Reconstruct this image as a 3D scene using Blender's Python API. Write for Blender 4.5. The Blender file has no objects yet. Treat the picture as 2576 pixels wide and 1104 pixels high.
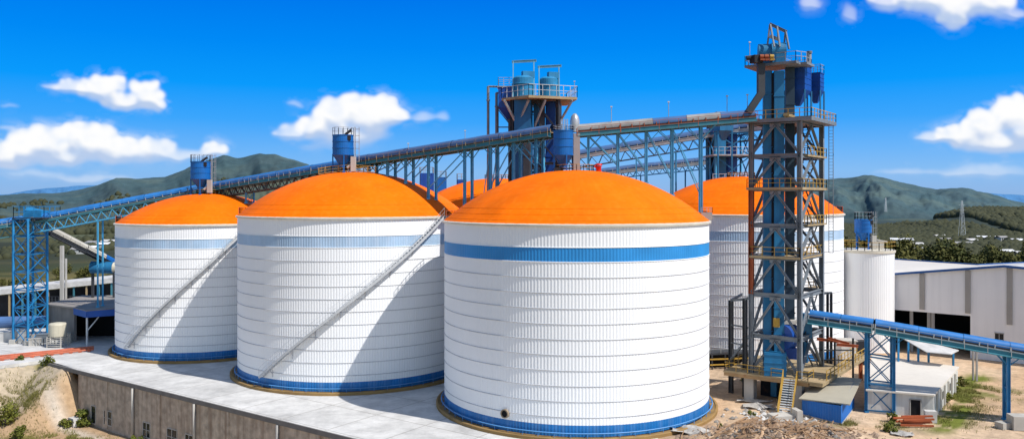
import bpy, math, random, time
import numpy as np
random.seed(7)
R_ = math.radians
sc = bpy.context.scene
COL = sc.collection
CZ = 18.75; F = 2040.0; HX = 1288.0; HY = 494.0
def P(px, py, Y): return ((px-HX)/F*Y, Y, CZ+(HY-py)/F*Y)
def add(a,b): return (a[0]+b[0],a[1]+b[1],a[2]+b[2])
def sub(a,b): return (a[0]-b[0],a[1]-b[1],a[2]-b[2])
def mul(a,k): return (a[0]*k,a[1]*k,a[2]*k)
def dot(a,b): return a[0]*b[0]+a[1]*b[1]+a[2]*b[2]
def cross(a,b): return (a[1]*b[2]-a[2]*b[1],a[2]*b[0]-a[0]*b[2],a[0]*b[1]-a[1]*b[0])
def ln(a): return math.sqrt(dot(a,a))
def nrm(a):
    l=ln(a) or 1.0; return (a[0]/l,a[1]/l,a[2]/l)
def lerp(a,b,t): return tuple(a[i]+(b[i]-a[i])*t for i in range(3))

# ------------------------------------------------------------------ materials
MATS = {}
def nt(m):
    m.use_nodes = True
    t = m.node_tree; t.nodes.clear(); return t
def paint(name, col, rough=.55, var=.18, scale=.6, streak=0.0, dirt=(.25,.2,.15), rust=0.0, rustcol=(.30,.09,.02), metal=0.0, bump=0.0, spec=.4, fine=0.0):
    """base colour broken up by world noise, vertical dirt streaks and rust patches"""
    if name in MATS: return MATS[name]
    m = bpy.data.materials.new(name); t = nt(m); N = t.nodes; L = t.links
    out = N.new('ShaderNodeOutputMaterial'); b = N.new('ShaderNodeBsdfPrincipled'); L.new(b.outputs[0], out.inputs[0])
    geo = N.new('ShaderNodeNewGeometry')
    n = N.new('ShaderNodeTexNoise'); n.inputs['Scale'].default_value = scale; n.inputs['Detail'].default_value = 6
    L.new(geo.outputs['Position'], n.inputs['Vector'])
    mr = N.new('ShaderNodeMapRange'); mr.inputs[1].default_value=.3; mr.inputs[2].default_value=.7
    mr.inputs[3].default_value = 1-var; mr.inputs[4].default_value = 1+var*.35; L.new(n.outputs['Fac'], mr.inputs[0])
    mx = N.new('ShaderNodeVectorMath'); mx.operation='SCALE'; mx.inputs[0].default_value = col; L.new(mr.outputs[0], mx.inputs['Scale'])
    cur = mx.outputs[0]
    def blend(fac, c2, cur):
        k = N.new('ShaderNodeMix'); k.data_type='RGBA'; L.new(fac, k.inputs['Factor']); L.new(cur, k.inputs['A']); k.inputs['B'].default_value=(*c2,1)
        return k.outputs['Result']
    if streak:
        vm = N.new('ShaderNodeVectorMath'); vm.operation='MULTIPLY'; vm.inputs[1].default_value=(1.6,1.6,.09); L.new(geo.outputs['Position'], vm.inputs[0])
        s = N.new('ShaderNodeTexNoise'); s.inputs['Scale'].default_value=1.3; s.inputs['Detail'].default_value=5; L.new(vm.outputs[0], s.inputs['Vector'])
        r = N.new('ShaderNodeMapRange'); r.inputs[1].default_value=.48; r.inputs[2].default_value=.75; r.inputs[3].default_value=0; r.inputs[4].default_value=streak; L.new(s.outputs['Fac'], r.inputs[0])
        cur = blend(r.outputs[0], dirt, cur)
    if rust:
        s = N.new('ShaderNodeTexNoise'); s.inputs['Scale'].default_value=1.7; s.inputs['Detail'].default_value=8; s.inputs['Roughness'].default_value=.7; L.new(geo.outputs['Position'], s.inputs['Vector'])
        r = N.new('ShaderNodeMapRange'); r.inputs[1].default_value=.66-.22*rust; r.inputs[2].default_value=.74-.15*rust; r.inputs[3].default_value=0; r.inputs[4].default_value=min(1,.4+rust); L.new(s.outputs['Fac'], r.inputs[0])
        cur = blend(r.outputs[0], rustcol, cur)
    L.new(cur, b.inputs['Base Color'])
    b.inputs['Roughness'].default_value = rough; b.inputs['Metallic'].default_value = metal
    b.inputs['Specular IOR Level'].default_value = spec
    if bump:
        s = N.new('ShaderNodeTexNoise'); s.inputs['Scale'].default_value=fine or 3; s.inputs['Detail'].default_value=8; L.new(geo.outputs['Position'], s.inputs['Vector'])
        bp = N.new('ShaderNodeBump'); bp.inputs['Strength'].default_value=bump; bp.inputs['Distance'].default_value=.2; L.new(s.outputs['Fac'], bp.inputs['Height']); L.new(bp.outputs[0], b.inputs['Normal'])
    MATS[name]=m; return m

WHITE = paint('silo_white', (.91,.91,.91), .5, .04, .15, streak=.07, dirt=(.66,.64,.60))
ORANGE = paint('dome_orange', (1.0,.175,.001), .6, .20, .3, streak=.25, dirt=(1.0,.27,.02), spec=.08)
EAVE = paint('eave_cream', (.72,.66,.54), .5, .15, .8)
BAND = paint('band_blue', (.028,.27,.64), .45, .16, .4)
BANDP = paint('band_faded', (.42,.575,.75), .5, .2, .35, streak=.35, dirt=(.62,.68,.78))
SKIRT = paint('skirt_blue', (.01,.17,.48), .45, .2, .9, streak=.25, dirt=(.25,.4,.6))
HOOP = paint('hoop_grey', (.58,.58,.60), .5, .2, .5)
RINGP = paint('ring_pipe_blue', (.10,.30,.62), .5, .2, .9)
FOUND = paint('foundation_ochre', (.33,.20,.07), .8, .3, .8, rust=.25)
CONC = paint('concrete_pad', (.70,.68,.645), .85, .16, .12, streak=0, bump=.15)
CONCW = paint('concrete_wall', (.54,.445,.35), .9, .4, 1.4, streak=.85, dirt=(.25,.17,.12), bump=.25)
CONCL = paint('concrete_light', (.50,.47,.42), .9, .2, .5, streak=.3, dirt=(.3,.25,.2))
COPING = paint('coping_grey', (.20,.19,.18), .9, .2, 1)
BLUE = paint('bin_blue', (.004,.135,.46), .45, .22, .7, streak=.2, dirt=(.02,.06,.16))
DBLUE = paint('hopper_dark_blue', (.008,.075,.36), .45, .25, .7, streak=.3, dirt=(.01,.03,.1))
CBLUE = paint('casing_blue', (.015,.17,.36), .5, .25, .5, streak=.4, dirt=(.02,.06,.12))
LBLUE = paint('steel_light_blue', (.085,.42,.68), .5, .2, 1.0, rust=.04)
TBLUE = paint('tower_bright_blue', (.018,.22,.48), .55, .3, .8, rust=.08)
TEAL = paint('girder_teal', (.06,.22,.27), .6, .25, .8, rust=.12)
TUBEB = paint('cover_blue', (.03,.20,.54), .5, .28, .8, streak=.2, dirt=(.10,.22,.42))
TUBEN = paint('cover_navy', (.085,.17,.35), .45, .25, .5, rust=.1)
TUBEG = paint('cover_grey', (.34,.33,.31), .6, .3, .9, rust=.25, rustcol=(.2,.1,.05))
TUBEC = paint('cover_cream', (.50,.47,.40), .6, .25, .7, rust=.1)
STEEL = paint('tower_steel', (.20,.225,.25), .6, .3, .7, rust=.0, rustcol=(.16,.07,.03))
DSTEEL = paint('dark_steel', (.045,.05,.058), .6, .3, .8, rust=.15)
RUSTY = paint('rusty_column', (.38,.09,.03), .7, .3, .8, rust=.3)
YEL = paint('rail_yellow', (.50,.30,.05), .6, .3, 1.2, rust=.3)
RAILG = paint('rail_grey', (.40,.41,.41), .6, .25, 1.2, rust=.05)
RAILW = paint('rail_pale', (.60,.62,.62), .6, .2, 1.2)
OCHRE = paint('deck_ochre', (.42,.31,.17), .8, .3, .8, rust=.15)
DARK = paint('belt_dark', (.018,.02,.026), .8, .3, 1.0, rust=.25, rustcol=(.12,.06,.03))
BLACK = paint('dark_interior', (.006,.006,.008), .9, .1, 1)  # near-black colour standing in for the shade inside bays and openings
STAIR = paint('galvanised_stair', (.55,.56,.57), .5, .15, 1.5)
ROOFC = paint('roof_cream', (.72,.665,.585), .7, .1, .2, streak=.1)
ROOFB = paint('roof_tan', (.44,.40,.31), .75, .12, .5, rust=.05)
WALLG = paint('warehouse_grey', (.78,.78,.79), .6, .05, .2, streak=.15, dirt=(.38,.39,.42))
PIPEG = paint('downpipe_grey', (.33,.315,.295), .6, .1, 1)
TRIMB = paint('trim_blue', (.015,.09,.30), .5, .15, 1)
WPLAST = paint('plaster_white', (.66,.66,.63), .8, .15, .4, streak=.5, dirt=(.25,.22,.18))
REDP = paint('pipe_red', (.55,.14,.07), .6, .3, 1.0, rust=.3)
REDV = paint('valve_red', (.60,.02,.01), .5, .15, 1.0)
BEIGE = paint('tank_beige', (.60,.55,.42), .6, .15, 1.0, streak=.3)
WOOD = paint('timber', (.36,.22,.12), .85, .35, 1.5, bump=.2)
RUBBLE = paint('rubble_stone', (.34,.24,.17), .95, .45, .9, bump=.4)
SCRAP = paint('tarp_white', (.60,.58,.55), .8, .25, 1.2)
GREYP = paint('scrap_grey', (.30,.27,.235), .8, .35, 1.5)
SAND = paint('sand_orange', (.42,.24,.08), .95, .2, 1.5, bump=.3)
BRASS = paint('port_rim', (.32,.24,.16), .5, .2, 2)
GLASS = paint('window_dark', (.02,.025,.03), .15, .2, 2)
SILVER = paint('duct_silver', (.55,.55,.55), .35, .15, 2, metal=.5)
BARK = paint('bark', (.10,.07,.045), .9, .3, 2)

def leafmat(name, c1, c2, trans=.2):
    m = bpy.data.materials.new(name); t = nt(m); N=t.nodes; L=t.links
    out=N.new('ShaderNodeOutputMaterial'); b=N.new('ShaderNodeBsdfPrincipled'); L.new(b.outputs[0],out.inputs[0])
    g=N.new('ShaderNodeNewGeometry'); oi=N.new('ShaderNodeObjectInfo')
    n=N.new('ShaderNodeTexNoise'); n.inputs['Scale'].default_value=.35; L.new(g.outputs['Position'],n.inputs['Vector'])
    a=N.new('ShaderNodeMath'); a.operation='ADD'; L.new(n.outputs['Fac'],a.inputs[0]); 
    s=N.new('ShaderNodeMath'); s.operation='MULTIPLY_ADD'; L.new(g.outputs['Random Per Island'],s.inputs[0]); s.inputs[1].default_value=.5; s.inputs[2].default_value=-.35
    L.new(s.outputs[0],a.inputs[1])
    s2=N.new('ShaderNodeMath'); s2.operation='MULTIPLY_ADD'; L.new(oi.outputs['Random'],s2.inputs[0]); s2.inputs[1].default_value=.5; L.new(a.outputs[0],s2.inputs[2])
    mx=N.new('ShaderNodeMix'); mx.data_type='RGBA'; L.new(s2.outputs[0],mx.inputs['Factor']); mx.inputs['A'].default_value=(*c1,1); mx.inputs['B'].default_value=(*c2,1)
    L.new(mx.outputs['Result'],b.inputs['Base Color']); b.inputs['Roughness'].default_value=.8; b.inputs['Specular IOR Level'].default_value=.2
    return m
LEAF = leafmat('tree_leaf', (.035,.050,.014), (.13,.12,.03))
WOODL = leafmat('woodland_leaf', (.020,.030,.020), (.060,.062,.030))
GRASSM = leafmat('grass_blade', (.10,.12,.02), (.26,.23,.07))
BUSHM = leafmat('bush_leaf', (.045,.075,.012), (.17,.17,.03))

# ------------------------------------------------------------------ mesh builder
class MB:
    def __init__(s): s.v=[]; s.f=[]
    def quad(s,*pts):
        k=len(s.v); s.v+=list(pts); s.f.append(tuple(range(k,k+len(pts))))
    def hexa(s, b, t):
        k=len(s.v); s.v+=list(b)+list(t); n=len(b)
        s.f.append(tuple(k+i for i in reversed(range(n)))); s.f.append(tuple(k+n+i for i in range(n)))
        for i in range(n): j=(i+1)%n; s.f.append((k+i,k+j,k+n+j,k+n+i))
    def prism(s, poly, z0, z1):
        s.hexa([(p[0],p[1],z0) for p in poly],[(p[0],p[1],z1) for p in poly])
    def box(s, c, sx, sy, sz, ang=0):
        ca,sa=math.cos(ang),math.sin(ang); poly=[]
        for a,b in ((-1,-1),(1,-1),(1,1),(-1,1)):
            x,y=a*sx/2,b*sy/2; poly.append((c[0]+x*ca-y*sa,c[1]+x*sa+y*ca))
        s.prism(poly,c[2]-sz/2,c[2]+sz/2)
    def beam(s,p,q,w,h=None,up=(0,0,1)):
        h=h or w; d=nrm(sub(q,p))
        if abs(dot(d,up))>.98: up=(1,0,0) if up==(0,0,1) else (0,0,1)
        a=nrm(cross(d,up)); b=nrm(cross(a,d)); c=[]
        for e in (p,q): c.append([add(e,add(mul(a,x*w/2),mul(b,y*h/2))) for x,y in ((-1,-1),(1,-1),(1,1),(-1,1))])
        s.hexa(c[0],c[1])
    def ibeam(s,p,q,w,h,up=(0,0,1)):
        d=nrm(sub(q,p))
        if abs(dot(d,up))>.98: up=(0.8,-0.6,0)
        a=nrm(cross(d,up)); b=nrm(cross(a,d))
        s.beam(add(p,mul(b,h/2-.02)),add(q,mul(b,h/2-.02)),w,.04,up)
        s.beam(add(p,mul(b,-h/2+.02)),add(q,mul(b,-h/2+.02)),w,.04,up)
        s.beam(p,q,.05,h-.08,up)
    def tube(s,p,q,r,n=8,r2=None,caps=True):
        r2=r if r2 is None else r2; d=nrm(sub(q,p)); up=(0,0,1) if abs(d[2])<.95 else (1,0,0)
        a=nrm(cross(d,up)); b=nrm(cross(a,d)); k=len(s.v)
        for e,rr in ((p,r),(q,r2)):
            for i in range(n):
                t=2*math.pi*i/n; s.v.append(add(e,add(mul(a,math.cos(t)*rr),mul(b,math.sin(t)*rr))))
        for i in range(n): j=(i+1)%n; s.f.append((k+i,k+j,k+n+j,k+n+i))
        if caps: s.f.append(tuple(k+i for i in reversed(range(n)))); s.f.append(tuple(k+n+i for i in range(n)))
    def lathe(s,cx,cy,prof,n=64,a0=0,a1=2*math.pi,rf=None,close=True):
        full=abs(a1-a0-2*math.pi)<1e-6; m=n if full else n+1; k=len(s.v)
        for (r,z) in prof:
            for i in range(m):
                t=a0+(a1-a0)*i/n; rr=r+(rf(i,r,z) if rf else 0); s.v.append((cx+rr*math.cos(t),cy+rr*math.sin(t),z))
        for j in range(len(prof)-1):
            for i in range(n):
                i2=(i+1)%m; s.f.append((k+j*m+i,k+j*m+i2,k+(j+1)*m+i2,k+(j+1)*m+i))
    def rail(s,pts,h=.95,step=1.4,r=.03,mid=True,close=False,posts=True):
        pts=list(pts)+([pts[0]] if close else [])
        for a,b in zip(pts[:-1],pts[1:]):
            s.beam(add(a,(0,0,h)),add(b,(0,0,h)),r*1.6); 
            if mid: s.beam(add(a,(0,0,h*.52)),add(b,(0,0,h*.52)),r*1.2)
            if posts:
                n=max(1,round(ln(sub(b,a))/step))
                for i in range(n+1):
                    p=lerp(a,b,i/n); s.beam(p,add(p,(0,0,h+.01)),r*1.8)
    def build(s,name,mat,parent=None,smooth=False):
        me=bpy.data.meshes.new(name); o=(0,0,0)
        if parent is not None: o=tuple(parent['_w'])
        me.from_pydata([sub(v,o) for v in s.v],[],s.f); me.materials.append(mat)
        if smooth: me.polygons.foreach_set('use_smooth',[True]*len(me.polygons))
        me.update()
        ob=bpy.data.objects.new(name,me); COL.objects.link(ob)
        if parent is not None: ob.parent=parent; ob['_w']=list(o)
        else: ob['_w']=[0,0,0]
        return ob
ALL=[]
def thing(name,label,cat,loc=(0,0,0),group=None):
    o=bpy.data.objects.new(name,None); COL.objects.link(o); o.location=loc; o['_w']=list(loc)
    o['label']=label; o['category']=cat
    if group: o['group']=group
    return o
def tagm(o,label,cat,group=None,kind=None):
    if label: o['label']=label
    if cat: o['category']=cat
    if group: o['group']=group
    if kind: o['kind']=kind
    return o
def solo(mb,name,mat,label,cat,group=None,kind=None,smooth=False):
    """one-mesh thing whose origin sits at its base"""
    xs=[v[0] for v in mb.v]; ys=[v[1] for v in mb.v]; zs=[v[2] for v in mb.v]
    c=((min(xs)+max(xs))/2,(min(ys)+max(ys))/2,min(zs))
    mb.v=[sub(v,c) for v in mb.v]; o=mb.build(name,mat,None,smooth); o.location=c
    return tagm(o,label,cat,group,kind)
def struct(mb,name,mat,smooth=False):
    o=mb.build(name,mat,None,smooth); o['kind']='structure'; return o

# ------------------------------------------------------------------ silos
SILOS={}
def dome_z(S,x,y):
    cx,cy,R,zr,H=S; r=math.hypot(x-cx,y-cy)
    if r>R: return None
    Rs=(R*R+H*H)/(2*H); return zr-(Rs-H)+math.sqrt(Rs*Rs-r*r)
def support_z(x,y,low=0.0):
    z=low
    if -61.8<x<-50.2 and 101.5<y<116.6: z=max(z,4.58)
    for S in SILOS.values():
        d=dome_z(S,x,y)
        if d is not None: z=max(z,d)
    return z
def ray_cyl(px,cx,cy,r):
    t=(px-HX)/F; a=1+t*t; b=-2*(t*cx+cy); c=cx*cx+cy*cy-r*r; d=max(0,b*b-4*a*c)
    Y=(-b-math.sqrt(d))/(2*a); return t*Y,Y
def silo(key,label,cx,cy,R,zr,H,bands,hoops,bandmat,stair=None,port=None,apexrail=True,group='white corrugated storage silos with orange domes'):
    SILOS[key]=(cx,cy,R,zr,H)
    S=thing('storage_silo',label,'silo',(cx,cy,0),group)
    nr=int(round(2*math.pi*R/.27)); n=nr*4
    def rf(i,r,z): return .018 if (i%4) in (0,1) else 0.0
    def seg(z0,z1): 
        m=MB(); m.lathe(cx,cy,[(R-.05,z0),(R-.05,z1)],n,rf=rf); return m
    b0,b1=bands
    m=seg(1.1,b0); m2=seg(b1,zr-.12); k=len(m.v); m.v+=m2.v; m.f+=[tuple(i+k for i in f) for f in m2.f]
    m.build('wall',WHITE,S)
    seg(b0,b1).build('coloured_band',bandmat,S)
    seg(.22,1.1).build('base_skirt',SKIRT,S)
    for z in hoops:
        m=MB(); m.lathe(cx,cy,[(R-.06,z-.035),(R-.004,z-.03),(R+.004,z),(R-.004,z+.03),(R-.06,z+.035)],160); m.build('hoop',HOOP if z not in (b0,b1) else WHITE,S,True)
    m=MB(); m.lathe(cx,cy,[(R+.24+.05*math.cos(t),.55+.05*math.sin(t)) for t in [i*math.pi/3 for i in range(7)]],128)
    m.build('ring_pipe',RINGP,S,True)
    m=MB()
    for i in range(int(R*5)):
        t=2*math.pi*i/int(R*5); x,y=cx+(R+.24)*math.cos(t),cy+(R+.24)*math.sin(t); m.beam((x,y,.2),(x,y,.56),.05)
        m.beam((x,y,.5),(cx+(R-.02)*math.cos(t),cy+(R-.02)*math.sin(t),.5),.04)
    m.build('ring_pipe_bracket',RINGP,S)
    m=MB(); m.lathe(cx,cy,[(R+.72,-.05),(R+.72,.24),(R+.66,.28),(R+.52,.28),(R+.5,.2),(R-.3,.2)],160); m.build('foundation',FOUND,S)
    # roof
    Rs=(R*R+H*H)/(2*H); zc=zr-(Rs-H); prof=[]
    for j in range(29):
        r=(R+.1)*(1-j/28.0) if j<28 else .02
        prof.append((r, zc+math.sqrt(max(0,Rs*Rs-min(r,R)**2)) ))
    nd=160
    m=MB(); m.lathe(cx,cy,prof,nd*2,rf=lambda i,r,z:0)
    # raised seams: lift alternate columns a little
    mm=nd*2; seg_w=[]
    vv=[]
    for idx,v in enumerate(m.v):
        i=idx%mm; ring=idx//mm; r=prof[ring][0]
        vv.append((v[0],v[1],v[2]+(.012 if i%4==0 else 0)*min(1,r/3)))
    m.v=vv
    roof=m.build('roof',ORANGE,S,True)
    m=MB()
    for rr in (R-.35,R-.9,R-1.5): 
        z=zc+math.sqrt(Rs*Rs-rr*rr)+.03; m.lathe(cx,cy,[(rr+.02,z-.03),(rr+.01,z-.008),(rr-.05,z+.012)],128)
    m.build('roof_seam',ORANGE,roof)
    m=MB(); m.lathe(cx,cy,[(R-.06,zr-.16),(R+.14,zr-.16),(R+.16,zr+.0),(R+.05,zr+.05),(R-.2,zr+.13)],200); m.build('eave',EAVE,S)
    if apexrail:
        m=MB(); rr=R*.14; z=zc+math.sqrt(Rs*Rs-rr*rr)
        pts=[(cx+rr*math.cos(t),cy+rr*math.sin(t),z) for t in [i*math.pi/8 for i in range(16)]]
        m.rail(pts,.55,.9,.03,close=True); m.build('apex_railing',YEL,S)
    # short guard rail at the rim
    m=MB(); 
    for a0 in apex_angles(cx,cy):
        pts=[(cx+(R-.1)*math.cos(t),cy+(R-.1)*math.sin(t),zr+.1) for t in [a0+i*.035 for i in range(-4,5)]]
        m.rail(pts,.75,.5,.025)
    m.build('rim_railing',REDP,S)
    if stair:
        (bpx,bpy_),(tpx,tpy)=stair; r=R+.45
        def az(px,py):
            x,y=ray_cyl(px,cx,cy,r); return math.atan2(y-cy,x-cx), CZ+(HY-py)/F*y
        a0,z0=az(bpx,bpy_); a1,z1=az(tpx,tpy)
        z1b=zr+.0; a1b=a0+(a1-a0)*(z1b-z0)/(z1-z0)
        n=64; st=[];  T=MB(); G=MB(); H_=MB(); BR=[]
        for i in range(n+1):
            t=i/n; a=a0+(a1b-a0)*t; st.append((a,z0+(z1b-z0)*t))
        for off in (.12,.64):
            for (a,z),(a2,z2) in zip(st[:-1],st[1:]):
                G.beam((cx+(R+off)*math.cos(a),cy+(R+off)*math.sin(a),z),(cx+(R+off)*math.cos(a2),cy+(R+off)*math.sin(a2),z2),.05,.22)
        for i,(a,z) in enumerate(st):
            p=(cx+(R+.14)*math.cos(a),cy+(R+.14)*math.sin(a),z); q=(cx+(R+.62)*math.cos(a),cy+(R+.62)*math.sin(a),z); T.beam(p,q,.24,.04)
            if i%2==0:
                o=(cx+(R+.66)*math.cos(a),cy+(R+.66)*math.sin(a),z); H_.beam(o,add(o,(0,0,.9)),.02)
            if i%8==4:
                B_=MB(); BR.append(B_)
                B_.beam((cx+R*math.cos(a),cy+R*math.sin(a),z-.6),(cx+(R+.62)*math.cos(a),cy+(R+.62)*math.sin(a),z-.05),.05)
                B_.beam((cx+R*math.cos(a),cy+R*math.sin(a),z-.1),(cx+R*math.cos(a)*1.0,cy+R*math.sin(a),z-.9),.06)
        for hh in (.48,.9):
            for (a,z),(a2,z2) in zip(st[:-1],st[1:]):
                H_.beam((cx+(R+.66)*math.cos(a),cy+(R+.66)*math.sin(a),z+hh),(cx+(R+.66)*math.cos(a2),cy+(R+.66)*math.sin(a2),z2+hh),.02)
        k=len(G.v); G.v+=T.v; G.f+=[tuple(i+k for i in f) for f in T.f]
        sr=G.build('stair',STAIR,S); H_.build('handrail',STAIR,sr)
        for B_ in BR: B_.build('bracket',HOOP,sr)
        m=MB(); a,z=st[-1]
        m.lathe(cx,cy,[(R+.05,z-.02),(R+.95,z-.02),(R+.95,z+.04),(R+.05,z+.04)],6,a-.01,a+.07); m.build('landing',RAILG,sr)
    if port:
        px,py=port; x,y=ray_cyl(px,cx,cy,R); z=CZ+(HY-py)/F*y; d=nrm((x-cx,y-cy,0))
        m=MB(); c=(x,y,z); a=add(c,mul(d,-.1)); b=add(c,mul(d,.16))
        # annular rim
        side=(-d[1],d[0],0); n=28; k=0
        for e,(ri,ro) in ((a,(.27,.36)),(b,(.27,.36))):
            for rr in (ri,ro):
                for i in range(n):
                    t=2*math.pi*i/n; m.v.append(add(e,add(mul(side,rr*math.cos(t)),(0,0,rr*math.sin(t)))))
        for i in range(n):
            j=(i+1)%n; m.f+=[(i,j,2*n+j,2*n+i),(n+j,n+i,3*n+i,3*n+j),(2*n+i,2*n+j,3*n+j,3*n+i)]
        h=m.build('port',BRASS,S,False)
        m=MB(); e=add(c,mul(d,.07)); m.v=[add(e,add(mul(side,.275*math.cos(2*math.pi*i/n)),(0,0,.275*math.sin(2*math.pi*i/n)))) for i in range(n)]; m.f=[tuple(range(n))]
        m.build('port_opening',BLACK,h)
    return S
def apex_angles(cx,cy):
    d=math.atan2(-cy,-cx)   # towards the yard gate side
    return (d+math.pi*.5+.12, d-math.pi*.5-.12)
hs=list(np.linspace(1.71,13.66,11))
silo('front','white silo with the solid blue band and a round brass port near its foot',5.8,74.5,12,16.55,4.6,(13.66,14.8),hs+[14.8],BAND,port=(1271,1039))
silo('mid','middle silo of the front row, faded blue band, crossed by the longest diagonal stair',-17.3,89.3,12.3,16.7,4.75,(13.86,14.97),[z*1.01 for z in hs[:-1]]+[13.86,14.97],BANDP,stair=((655,948),(1112,548)))
silo('left','smallest white stair silo beside the blue lattice tower, faded blue band',-38.2,102.2,10.68,15.5,3.6,(12.8,13.9),list(np.linspace(1.85,12.8,11))+[13.9],BANDP,stair=((316,875),(603,592)))
silo('right_back','white silo standing behind the grey steel elevator tower',28.8,102,12,16.65,4.6,(13.7,14.85),hs[:-1]+[13.7,14.85],BANDP)
silo('mid_back','silo whose orange dome peeks out between the two nearer big domes',-2.1,112.5,12,16.65,4.6,(13.7,15.0),hs[:-1]+[13.7,15.0],BANDP)
# ------------------------------------------------------------------ ground, hills
L0=np.array((-46.9,87.7)); DV=np.array((.814,-.581)); NV=np.array((.581,.814))
CC=np.array((-53.6,93.2)); D2=np.array((-.69,-.72)); N2=np.array((.72,-.69))
def vnoise(x,y,seed=0):
    xi=np.floor(x).astype(np.int64); yi=np.floor(y).astype(np.int64); xf=x-xi; yf=y-yi
    def h(a,b):
        n=(a*374761393+b*668265263+seed*974634777)&0x7fffffff; n=((n^(n>>13))*1274126177)&0x7fffffff; n=n^(n>>16)
        return (n&0xffff)/65535.0
    u=xf*xf*(3-2*xf); v=yf*yf*(3-2*yf)
    return (h(xi,yi)*(1-u)+h(xi+1,yi)*u)*(1-v)+(h(xi,yi+1)*(1-u)+h(xi+1,yi+1)*u)*v
def fbm(x,y,o=4,seed=0):
    s=0;a=.5;f=1
    for k in range(o): s=s+a*vnoise(x*f,y*f,seed+k*17); a*=.5; f*=2.03
    return s/(1-.5**o)
def sstep(a,b,x):
    t=np.clip((x-a)/(b-a),0,1); return t*t*(3-2*t)
RIDGES=[ # (distance, half depth, profile px->y, roughness)
 (1900,1050,[(-600,520),(-200,500),(0,494),(60,489),(150,487),(200,480),(246,468),(292,451),(352,452),(415,447),(482,419),(563,393),(598,398),(654,390),(700,399),(770,415),(850,446),(920,468),(1100,488),(1400,500),(1700,500),(1900,520),(2100,620)],.9),
 (6500,900,[(-600,480),(-100,492),(20,488),(88,476),(148,471),(197,467),(260,466),(340,480),(500,495),(1000,500),(1800,500),(2300,505),(2400,498),(2490,486),(2540,489),(2600,494),(2800,486),(3300,500)],.3),
 (2600,1500,[(1500,520),(1750,500),(1900,488),(2000,466),(2085,452),(2130,449),(2190,444),(2230,451),(2278,463),(2356,478),(2434,475),(2481,486),(2576,514),(2700,538),(3000,560),(3400,560)],.9),
 (980,260,[(1900,660),(2100,612),(2215,585),(2280,570),(2341,555),(2434,537),(2500,533),(2576,534),(2700,528),(3000,540),(3500,560)],.7),
]
def height(x,y):
    r=np.hypot(x,y); u=x/np.maximum(y,1.0); px=HX+F*u
    s=(x-L0[0])*NV[0]+(y-L0[1])*NV[1]; t=(x-L0[0])*DV[0]+(y-L0[1])*DV[1]
    s2=(x-CC[0])*N2[0]+(y-CC[1])*N2[1]
    low=np.minimum(np.clip(-(s-2.2)/1.2,0,1),np.clip((s2+2.2)/1.2,0,1))     # 1 = lower yard
    # sloped fill in the corner left of the wall end
    cor=np.clip(1-np.clip(np.minimum(-s,s2)/7.5+ (fbm(x*.35,y*.35,3,5)-.5)*.25,0,1),0,1)*sstep(2.0,-3.0,t)
    z=-.32-low*5.2*(1-cor*(low>=.99)) 
    rightside=sstep(2,8,x-(2+(y-75)*-.07))*(s>0)
    z=z+rightside*.30+(fbm(x*.25,y*.25,4,3)-.5)*.22*(rightside+low)
    # rubble mound at the lower right
    mound=np.exp(-(((x-19.5)/4.5)**2+((y-61.3)/3.0)**2))*1.35+np.exp(-(((x-24.5)/3)**2+((y-63)/2.2)**2))*.5
    z=z+mound*(.6+.9*fbm(x*1.1,y*1.1,4,9))
    far=sstep(150,420,r); z=z*(1-sstep(140,200,r))-20*far+(fbm(x*.004,y*.004,4,21)-.5)*9*sstep(300,900,r)
    for (D,W,prof,ro) in RIDGES:
        pp=np.array(prof,float); yy=np.interp(px,pp[:,0],pp[:,1]); top=CZ+(HY-yy)/F*D
        top=top+(fbm(x*40/D,y*40/D,4,int(D))-.5)*ro*D*.006
        q=np.clip(np.abs(y-D)/W,0,1); shp=(np.cos(q*math.pi)*.5+.5)**1.15
        gul=(fbm(px*.011*D/1000*.55+y*.0011,y*.0031,5,int(D)+7)-.5)*shp*(1-shp)*4*np.maximum(top+25,0)*.75
        z=np.maximum(z,-30+(top+30)*shp+gul)
    return z
def hz(x,y): return float(height(np.array([float(x)]),np.array([float(y)]))[0])
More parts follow.
